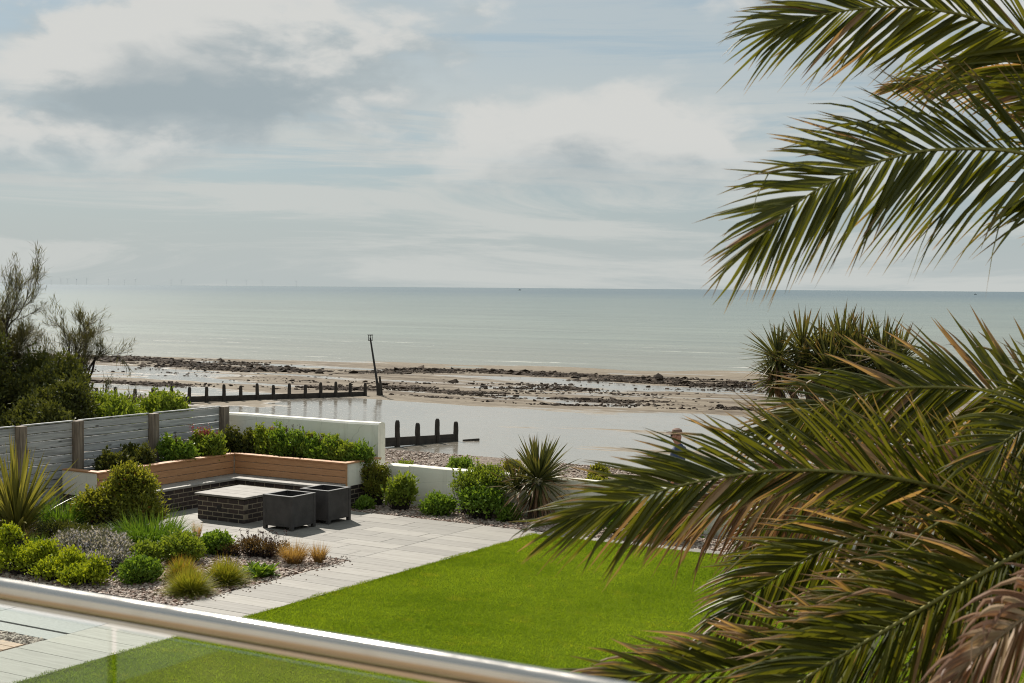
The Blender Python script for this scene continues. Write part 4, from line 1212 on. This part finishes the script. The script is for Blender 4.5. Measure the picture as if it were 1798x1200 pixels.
# ------------------------------------------------------------------ the palm at the right
CR = np.array([-0.568, 7.771, 2.542])
palm = empty('palm_tree', (CR[0], CR[1], 0))
tag(palm, 'large feather palm with long arching fronds filling the right side', 'palm')
tr = MB(); zs = np.linspace(-.1, 2.45, 14)
tr.tube(np.c_[np.zeros(14), np.zeros(14), zs], .30 + .05 * np.sin(zs * 2.2), 14)
for q in range(150):
    a = q * 2.39996; z = .1 + 2.3 * q / 150
    tr.box((math.cos(a) * .33, math.sin(a) * .33, z), (.10, .17, .14), a)
tr.build('trunk', M['palm_trunk'], palm)
FR = {
 'F1': ([(-0.568, 7.771, 2.542), (-0.933, 7.506, 4.16), (-1.268, 7.224, 4.97), (-1.607, 6.913, 5.176), (-1.858, 6.647, 5.214), (-2.044, 6.417, 5.183), (-2.224, 6.248, 5.128), (-2.318, 6.131, 5.076)], .62, .14, 0, 0),
 'F2': ([(-0.568, 7.771, 2.542), (-0.794, 7.458, 3.831), (-1.08, 7.078, 4.385), (-1.352, 6.746, 4.526), (-1.641, 6.397, 4.526), (-1.805, 6.179, 4.475), (-1.944, 5.975, 4.389), (-2.075, 5.834, 4.284), (-2.148, 5.727, 4.184), (-2.21, 5.65, 4.093)], .62, .17, 0, 1),
 'F2b': ([(-0.568, 7.771, 2.542), (-0.986, 8.406, 4.098), (-1.493, 8.72, 4.895), (-1.962, 8.8, 5.149), (-2.307, 8.828, 5.193), (-2.544, 8.801, 5.171)], .36, .6, 0, 0),
 'F1b': ([(-0.568, 7.771, 2.542), (-0.836, 7.234, 4.598), (-1.057, 6.784, 5.346), (-1.3, 6.41, 5.469), (-1.525, 6.155, 5.417)], .45, .35, 0, 0),
 'F3': ([(-0.568, 7.771, 2.542), (-1.063, 8.081, 3.072), (-1.615, 8.227, 3.308), (-2.158, 8.136, 3.353), (-2.577, 7.998, 3.277), (-2.788, 7.925, 3.179), (-2.988, 7.859, 3.083)], .55, .36, 0, 0),
 'F4': ([(-0.568, 7.771, 2.542), (-0.835, 7.289, 3.188), (-1.027, 6.715, 3.379), (-1.183, 6.27, 3.354), (-1.319, 5.949, 3.232)], .58, .12, 0, 0),
 'M': ([(-0.568, 7.771, 2.542), (-0.999, 7.286, 2.713), (-1.39, 6.826, 2.897), (-1.772, 6.311, 3.059), (-2.123, 5.87, 3.121), (-2.391, 5.532, 3.091), (-2.612, 5.28, 3.02), (-2.789, 5.112, 2.951)], .54, .20, 0, 1),
 'D': ([(-0.568, 7.771, 2.542), (-0.885, 6.78, 2.914), (-1.163, 5.91, 2.852), (-1.426, 5.277, 2.693), (-1.669, 4.774, 2.529), (-1.846, 4.544, 2.368)], .60, .24, 0, 0),
 'N': ([(-0.568, 7.771, 2.542), (-1.448, 8.19, 2.848), (-2.201, 8.325, 2.941), (-2.631, 8.296, 2.839), (-2.891, 8.249, 2.677), (-3.058, 8.141, 2.496), (-3.191, 8.052, 2.296)], .50, .22, 0, 0),
 'N2': ([(-0.568, 7.771, 2.542), (-1.52, 7.796, 2.827), (-2.386, 7.627, 2.877), (-2.945, 7.286, 2.747), (-3.3, 6.95, 2.623)], .45, .8, 1, 0),
 'P': ([(-0.568, 7.771, 2.542), (-1.14, 6.497, 2.617), (-1.544, 5.552, 2.569), (-1.948, 4.897, 2.507), (-2.154, 4.599, 2.52), (-2.289, 4.459, 2.511)], .50, .45, 0, 0),
 'P2': ([(-0.568, 7.771, 2.542), (-1.133, 6.857, 2.738), (-1.504, 6.283, 2.726), (-1.781, 5.878, 2.605), (-1.969, 5.64, 2.435)], .50, .4, 0, 0),
 'Q': ([(-0.568, 7.771, 2.542), (-0.63, 6.115, 2.902), (-0.75, 4.763, 2.988), (-0.882, 4.096, 2.911), (-0.977, 3.859, 2.793)], .45, .8, 1, 0),
 'N3': ([(-0.568, 7.771, 2.542), (-1.296, 7.345, 2.802), (-1.822, 6.913, 2.799), (-2.188, 6.57, 2.662), (-2.422, 6.363, 2.493), (-2.561, 6.214, 2.328)], .50, .28, 0, 0),
 'R1': ([(-0.568, 7.771, 2.542), (-0.937, 7.206, 2.704), (-1.241, 6.786, 2.607), (-1.456, 6.528, 2.343), (-1.58, 6.44, 2.034)], .55, .2, 0, 0),
}
def frond(pts, L0, brown, dead, single, roll=0.0, pairs=None, low=None):
    pts = np.array(pts, float)
    pts[0] = pts[0] + unit(pts[1] - pts[0]) * .1
    C = catmull(pts, 80) - np.array([CR[0], CR[1], 0])
    length = np.linalg.norm(np.diff(C, axis=0), axis=1).sum()
    T = unit(np.gradient(C, axis=0))
    mb = MB()
    mb.tube(C, np.interp(np.linspace(0, 1, 80), [0, .12, .3, 1], [.035, .022, .015, .003]), 6, True, rnd=.4, dry=.9 * dead, tt=0.0)
    fr_ = mb.build('frond', M['rachis'], palm, smooth=True)
    n = pairs or int(length / .0265)
    s = np.linspace(.20, .995, n)
    idx = s * 79
    allP, allD, allS, allL, allW, allDr, allB, allF = [], [], [], [], [], [], [], []
    for sgn in (1, -1):
        ii = np.clip(idx + rng.normal(0, .25, n), 0, 79)
        Pn = np.stack([np.interp(ii, np.arange(80), C[:, k]) for k in range(3)], 1)
        Tn = unit(np.stack([np.interp(ii, np.arange(80), T[:, k]) for k in range(3)], 1))
        U = np.tile([0, 0, 1.0], (n, 1)); U = unit(U - (U * Tn).sum(1)[:, None] * Tn)
        B = np.cross(Tn, U)
        ph_ = roll + rng.normal(0, .10, n) + sgn * rng.choice([-.16, .04, .2], n)
        lat = (np.cos(ph_)[:, None] * U + np.sin(ph_)[:, None] * B) * sgn
        al = np.radians(np.interp(s, [.2, .5, .9, 1.0], [52, 44, 28, 8]) * (1.0 if sgn > 0 else 1.12) + rng.normal(0, 2.2, n))
        if low and sgn < 0:
            al = al * np.interp(s, [.2, .7, .9, 1.0], [.62, .62, 1.0, 1.0])
        D = np.cos(al)[:, None] * Tn + np.sin(al)[:, None] * lat
        L = L0 * np.interp(s, [.2, .34, .6, .85, 1.0], [.62, 1.02, 1.08, .84, .52]) * rng.uniform(.85, 1.1, n)
        if low and sgn < 0:
            L = L * np.interp(s, [.2, .6, .85, 1.0], [low, low, 1.0, 1.0])
        Wd = .031 * np.interp(s, [.2, .4, .8, 1.0], [.7, 1, .85, .6]) * rng.uniform(.85, 1.15, n)
        side = unit(Tn - (Tn * D).sum(1)[:, None] * D)
        tw = rng.normal(.5, .18, n) * sgn
        side = np.cos(tw)[:, None] * side + np.sin(tw)[:, None] * np.cross(D, side)
        allP.append(Pn); allD.append(D); allS.append(side); allL.append(L); allW.append(Wd)
        allDr.append(np.where(rng.random(n) < .01 + .16 * brown, .97, np.clip(brown * rng.uniform(.2, 1.5, n), .02, .95))); allB.append(rng.uniform(.0, .22, n) + .10 * dead)
        f = np.where(rng.random((n, 1)) < .16 + .4 * brown + .3 * dead, 1.0, .12) * rng.normal(0, .35, (n, 3)); f[:, 2] = -np.abs(f[:, 2]) * 1.6
        allF.append(f)
    P_ = np.vstack(allP); D = np.vstack(allD); S = np.vstack(allS); L = np.concatenate(allL); W = np.concatenate(allW); dr = np.concatenate(allDr); dp = np.concatenate(allB); fl = np.vstack(allF)
    mt = M['palm_dead' if dead else 'palm']
    prof = lambda q: np.minimum(1, .5 + 3.2 * q) * np.clip((1 - q) / .62, 0, 1) ** .7
    N_ = len(P_)
    keep = np.arange(N_)
    if single:
        ones = keep[:: max(1, math.ceil(N_ / single))] if N_ > single else keep
        if N_ > single:
            ones = np.sort(rng.permutation(N_)[:single])
        for q in ones:
            m1 = MB(); q_ = slice(q, q + 1)
            blades(m1, P_[q_], D[q_], L[q_], W[q_], dp[q_], 6, .28, S[q_], dr[q_], prof, fl[q_])
            m1.build('leaflet', mt, fr_)
        keep = np.setdiff1d(keep, ones)
    if len(keep):
        m1 = MB()
        blades(m1, P_[keep], D[keep], L[keep], W[keep], dp[keep], 6, .28, S[keep], dr[keep], prof, fl[keep])
        tag(m1.build('leaflets', mt, fr_), kind='stuff')
    return fr_
for key, (pts, L0, brown, dead, single) in FR.items():
    frond(pts, L0, brown, dead, 150 if single else 0, roll=.15, low=.55 if key == 'M' else None)
# the rest of the crown, out of the picture to the right and behind
for q in range(20):
    a = R(-70 + q * 9.5 + random.uniform(-4, 4)); e = random.uniform(.2, 1.25); L = random.uniform(2.3, 3.0)
    h = np.array([math.sin(a + R(90)) , math.cos(a + R(90)), 0]); h = np.array([abs(h[0]) * .9 + .1, h[1], 0])
    p = [CR + h * L * f * math.cos(e) * (1 + .25 * f) + np.array([0, 0, L * (f * math.sin(e) * 1.1 - .55 * f ** 2.2)]) for f in (0, .25, .5, .75, 1.0)]
    frond(p, .52, .25, 0, 0, pairs=60)

# ------------------------------------------------------------------ person behind the wall
M['skin'] = simple('skin', (0.42, 0.20, 0.14), .5, .08, 20, .05)
M['shirt'] = simple('shirt_blue', (0.045, 0.065, 0.13), .8, .1, 9, .2)
M['shorts'] = simple('shorts', (0.08, 0.075, 0.07), .85)
M['cap_cloth'] = simple('cap_cloth', (0.20, 0.12, 0.09), .8)
M['shoe'] = simple('shoe', (0.06, 0.06, 0.06), .7)
M['lens'] = simple('dark_lens', (0.01, 0.01, 0.012), .15)
def skin_mesh(name, verts, edges, mat, parent, root=0, sub=2):
    me = bpy.data.meshes.new(name)
    me.from_pydata([v[:3] for v in verts], edges, [])
    o = link(name, me, mat, parent)
    md = o.modifiers.new('skin', 'SKIN')
    md.use_smooth_shade = True
    for i, v in enumerate(verts):
        sv_ = me.skin_vertices[0].data[i]
        sv_.radius = (v[3], v[4] if len(v) > 4 else v[3])
        sv_.use_root = (i == root)
    sb = o.modifiers.new('sub', 'SUBSURF'); sb.levels = sub; sb.render_levels = sub
    return o
man = empty('person', (-9.9, 21.97, -.2), R(90))   # local +y is forward: walks towards -X
tag(man, 'person in cap and dark blue shirt walking left behind the low wall', 'person')
hp = [(0, 0, .93, .13, .10),            # 0 pelvis
      (0, .01, 1.12, .135, .095), (0, .01, 1.32, .15, .10), (0, 0, 1.43, .08, .07), (0, .02, 1.50, .047, .047), (0, .045, 1.575, .080, .092), (0, .035, 1.66, .080, .098),   # 1-6 spine, neck, head
      (-.19, -.01, 1.39, .055), (-.23, -.10, 1.14, .043), (-.22, -.02, .92, .033), (-.21, .03, .83, .03, .02),    # 7-10 left arm
      (.19, .01, 1.39, .055), (.23, .06, 1.14, .043), (.22, .22, .97, .033), (.21, .29, .93, .03, .02),           # 11-14 right arm
      (-.09, .02, .86, .085), (-.095, .16, .50, .058), (-.095, .12, .10, .038), (-.095, .25, .045, .035, .03),    # 15-18
      (.09, -.02, .86, .085), (.095, -.06, .49, .058), (.095, -.32, .16, .038), (.095, -.22, .05, .035, .03)]     # 19-22
he = [(0, 1), (1, 2), (2, 3), (3, 4), (4, 5), (5, 6), (2, 7), (7, 8), (8, 9), (9, 10), (2, 11), (11, 12), (12, 13), (13, 14), (0, 15), (15, 16), (16, 17), (17, 18), (0, 19), (19, 20), (20, 21), (21, 22)]
body = skin_mesh('body', hp, he, M['skin'], man)
sp_ = [(0, 0, .90, .15, .12), (0, .01, 1.12, .15, .112), (0, .01, 1.32, .165, .115), (0, 0, 1.45, .085, .08), (-.20, -.01, 1.40, .068), (-.235, -.08, 1.2, .06), (.20, .01, 1.40, .068), (.235, .045, 1.2, .06), (0, .012, 1.495, .066, .066)]
skin_mesh('shirt', sp_, [(0, 1), (1, 2), (2, 3), (2, 4), (4, 5), (2, 6), (6, 7), (3, 8)], M['shirt'], man)
skin_mesh('shorts', [(0, 0, .93, .15, .12), (-.09, .03, .84, .10), (-.097, .14, .56, .082), (.09, -.03, .84, .10), (.097, -.055, .56, .082)], [(0, 1), (1, 2), (0, 3), (3, 4)], M['shorts'], man)
for s in (-1, 1):
    MB().tube([(s * .095, .10 if s < 0 else -.36, .06 if s < 0 else .13), (s * .095, .3 if s < 0 else -.16, .035 if s < 0 else .03)], [.05, .045], 8).build('shoe', M['shoe'], man)
cap = MB()
for r0, r1, z0, z1 in ((.092, .092, 1.665, 1.69), (.092, .078, 1.69, 1.73), (.078, .04, 1.73, 1.752), (.04, .003, 1.752, 1.757)):
    cap.tube([(0, .035, z0), (0, .035, z1)], [r0, r1], 16, False)
cap_o = cap.build('cap', M['cap_cloth'], man, smooth=True)
MB().span((-.06, .10, 1.664), (.06, .205, 1.675)).build('peak', M['cap_cloth'], cap_o)
MB().tube([(0, .118, 1.625), (0, .150, 1.598), (0, .122, 1.588)], [.010, .014, .010], 6).build('nose', M['skin'], man)
for s in (-1, 1):
    MB().tube([(s * .032, .118, 1.632), (s * .034, .133, 1.632)], [.02, .02], 8).build('sunglass_lens', M['lens'], man)
    MB().tube([(s * .075, .03, 1.60), (s * .092, .025, 1.615), (s * .078, .02, 1.645)], [.012, .016, .012], 6).build('ear', M['skin'], man)
MB().tube([(-.022, .118, 1.556), (.022, .118, 1.556)], .007, 5).build('mouth', M['cap_cloth'], man)
for s, b in ((-1, (-.208, .04, .81)), (1, (.208, .31, .92))):
    hd = MB()
    for f in range(4):
        x = s * .0 + b[0] + (f - 1.5) * .014; l = (.062, .072, .068, .052)[f]
        hd.tube([(x, b[1], b[2]), (x, b[1] + .012, b[2] - l * .55), (x, b[1] + .030, b[2] - l)], [.009, .008, .006], 6)
    hd.tube([(b[0] - s * .022, b[1], b[2] + .02), (b[0] - s * .038, b[1] + .022, b[2] - .015), (b[0] - s * .034, b[1] + .036, b[2] - .035)], [.011, .009, .007], 6)
    hd.build('fingers', M['skin'], man)

# ------------------------------------------------------------------ balcony, handrail, glass, house front
RY, RZ = 1.915, 3.285
rail = empty('balcony_handrail', (0, RY, 2.18))
tag(rail, 'round brushed steel handrail crossing the lower left corner', 'handrail')
n = 60
MB().tube(np.c_[np.linspace(-4.5, 3.0, n), np.zeros(n), np.full(n, RZ - 2.18)], .0212, 32, True).build('tube', M['steel'], rail, smooth=True)
MB().span((-4.5, -.010, RZ - 2.18 - .029), (3.0, .010, RZ - 2.18 - .0205)).build('glazing_channel', M['steel'], rail)
seams = [-4.4, -2.03, -.45, 1.1, 2.7]
for x in (-1.242, .33):
    MB().span((x - .008, -.012, .06), (x + .008, .012, RZ - 2.18 - .035)).build('clamp_post', M['dark_metal'], rail)
panes = ((-4.45, -2.04, 'glass balustrade pane at the far left under the handrail'), (-2.02, -1.256, 'narrow glass balustrade pane left of the dark clamp post'), (-1.228, .316, 'glass balustrade pane right of the dark clamp post'), (.344, 2.9, 'glass balustrade pane hidden below the palm side of the rail'))
for a, b, lab in panes:
    o = bevel_box((b - a, .012, RZ - 2.18 - .085), .002).build('glass_pane', M['glass'], loc=((a + b) / 2, RY, 2.18 + .045 + (RZ - 2.18 - .085) / 2))
    tag(o, lab, 'glass pane', 'balustrade panes')
bal = empty('balcony', (0, 0, 2.18))
tag(bal, 'pale timber balcony floor the picture is taken from', 'balcony')
me = bevel_box((8.0, .128, .028), .004).mesh('board'); me.materials.append(M['balcony_board'])
for k in range(28):
    link('board', me, None, bal, (-.6, 1.93 - k * .141, -.014))
MB().span((-4.6, -2.0, -.25), (3.4, 1.99, -.03)).build('slab', M['house'], bal)
house = empty('house', (0, -2.3, 0))
tag(house, 'white rendered house front behind the balcony', 'house')
hw = MB().span((-9, -.25, -.05), (-3.2, 0, 6.5)).span((2.2, -.25, -.05), (8, 0, 6.5)).span((-3.2, -.25, 4.5), (2.2, 0, 6.5)).span((-3.2, -.25, -.05), (2.2, 0, 2.2))
hw.build('wall', M['house'], house)
dr_ = MB().span((-3.2, -.2, 2.2), (2.2, -.17, 4.5)).build('door', M['lens'], house)
fm = MB()
for x in (-3.17, -.5, 2.17):
    fm.span((x - .035, -.165, 2.2), (x + .035, -.06, 4.5))
fm.build('frame', M['dark_metal'], dr_)
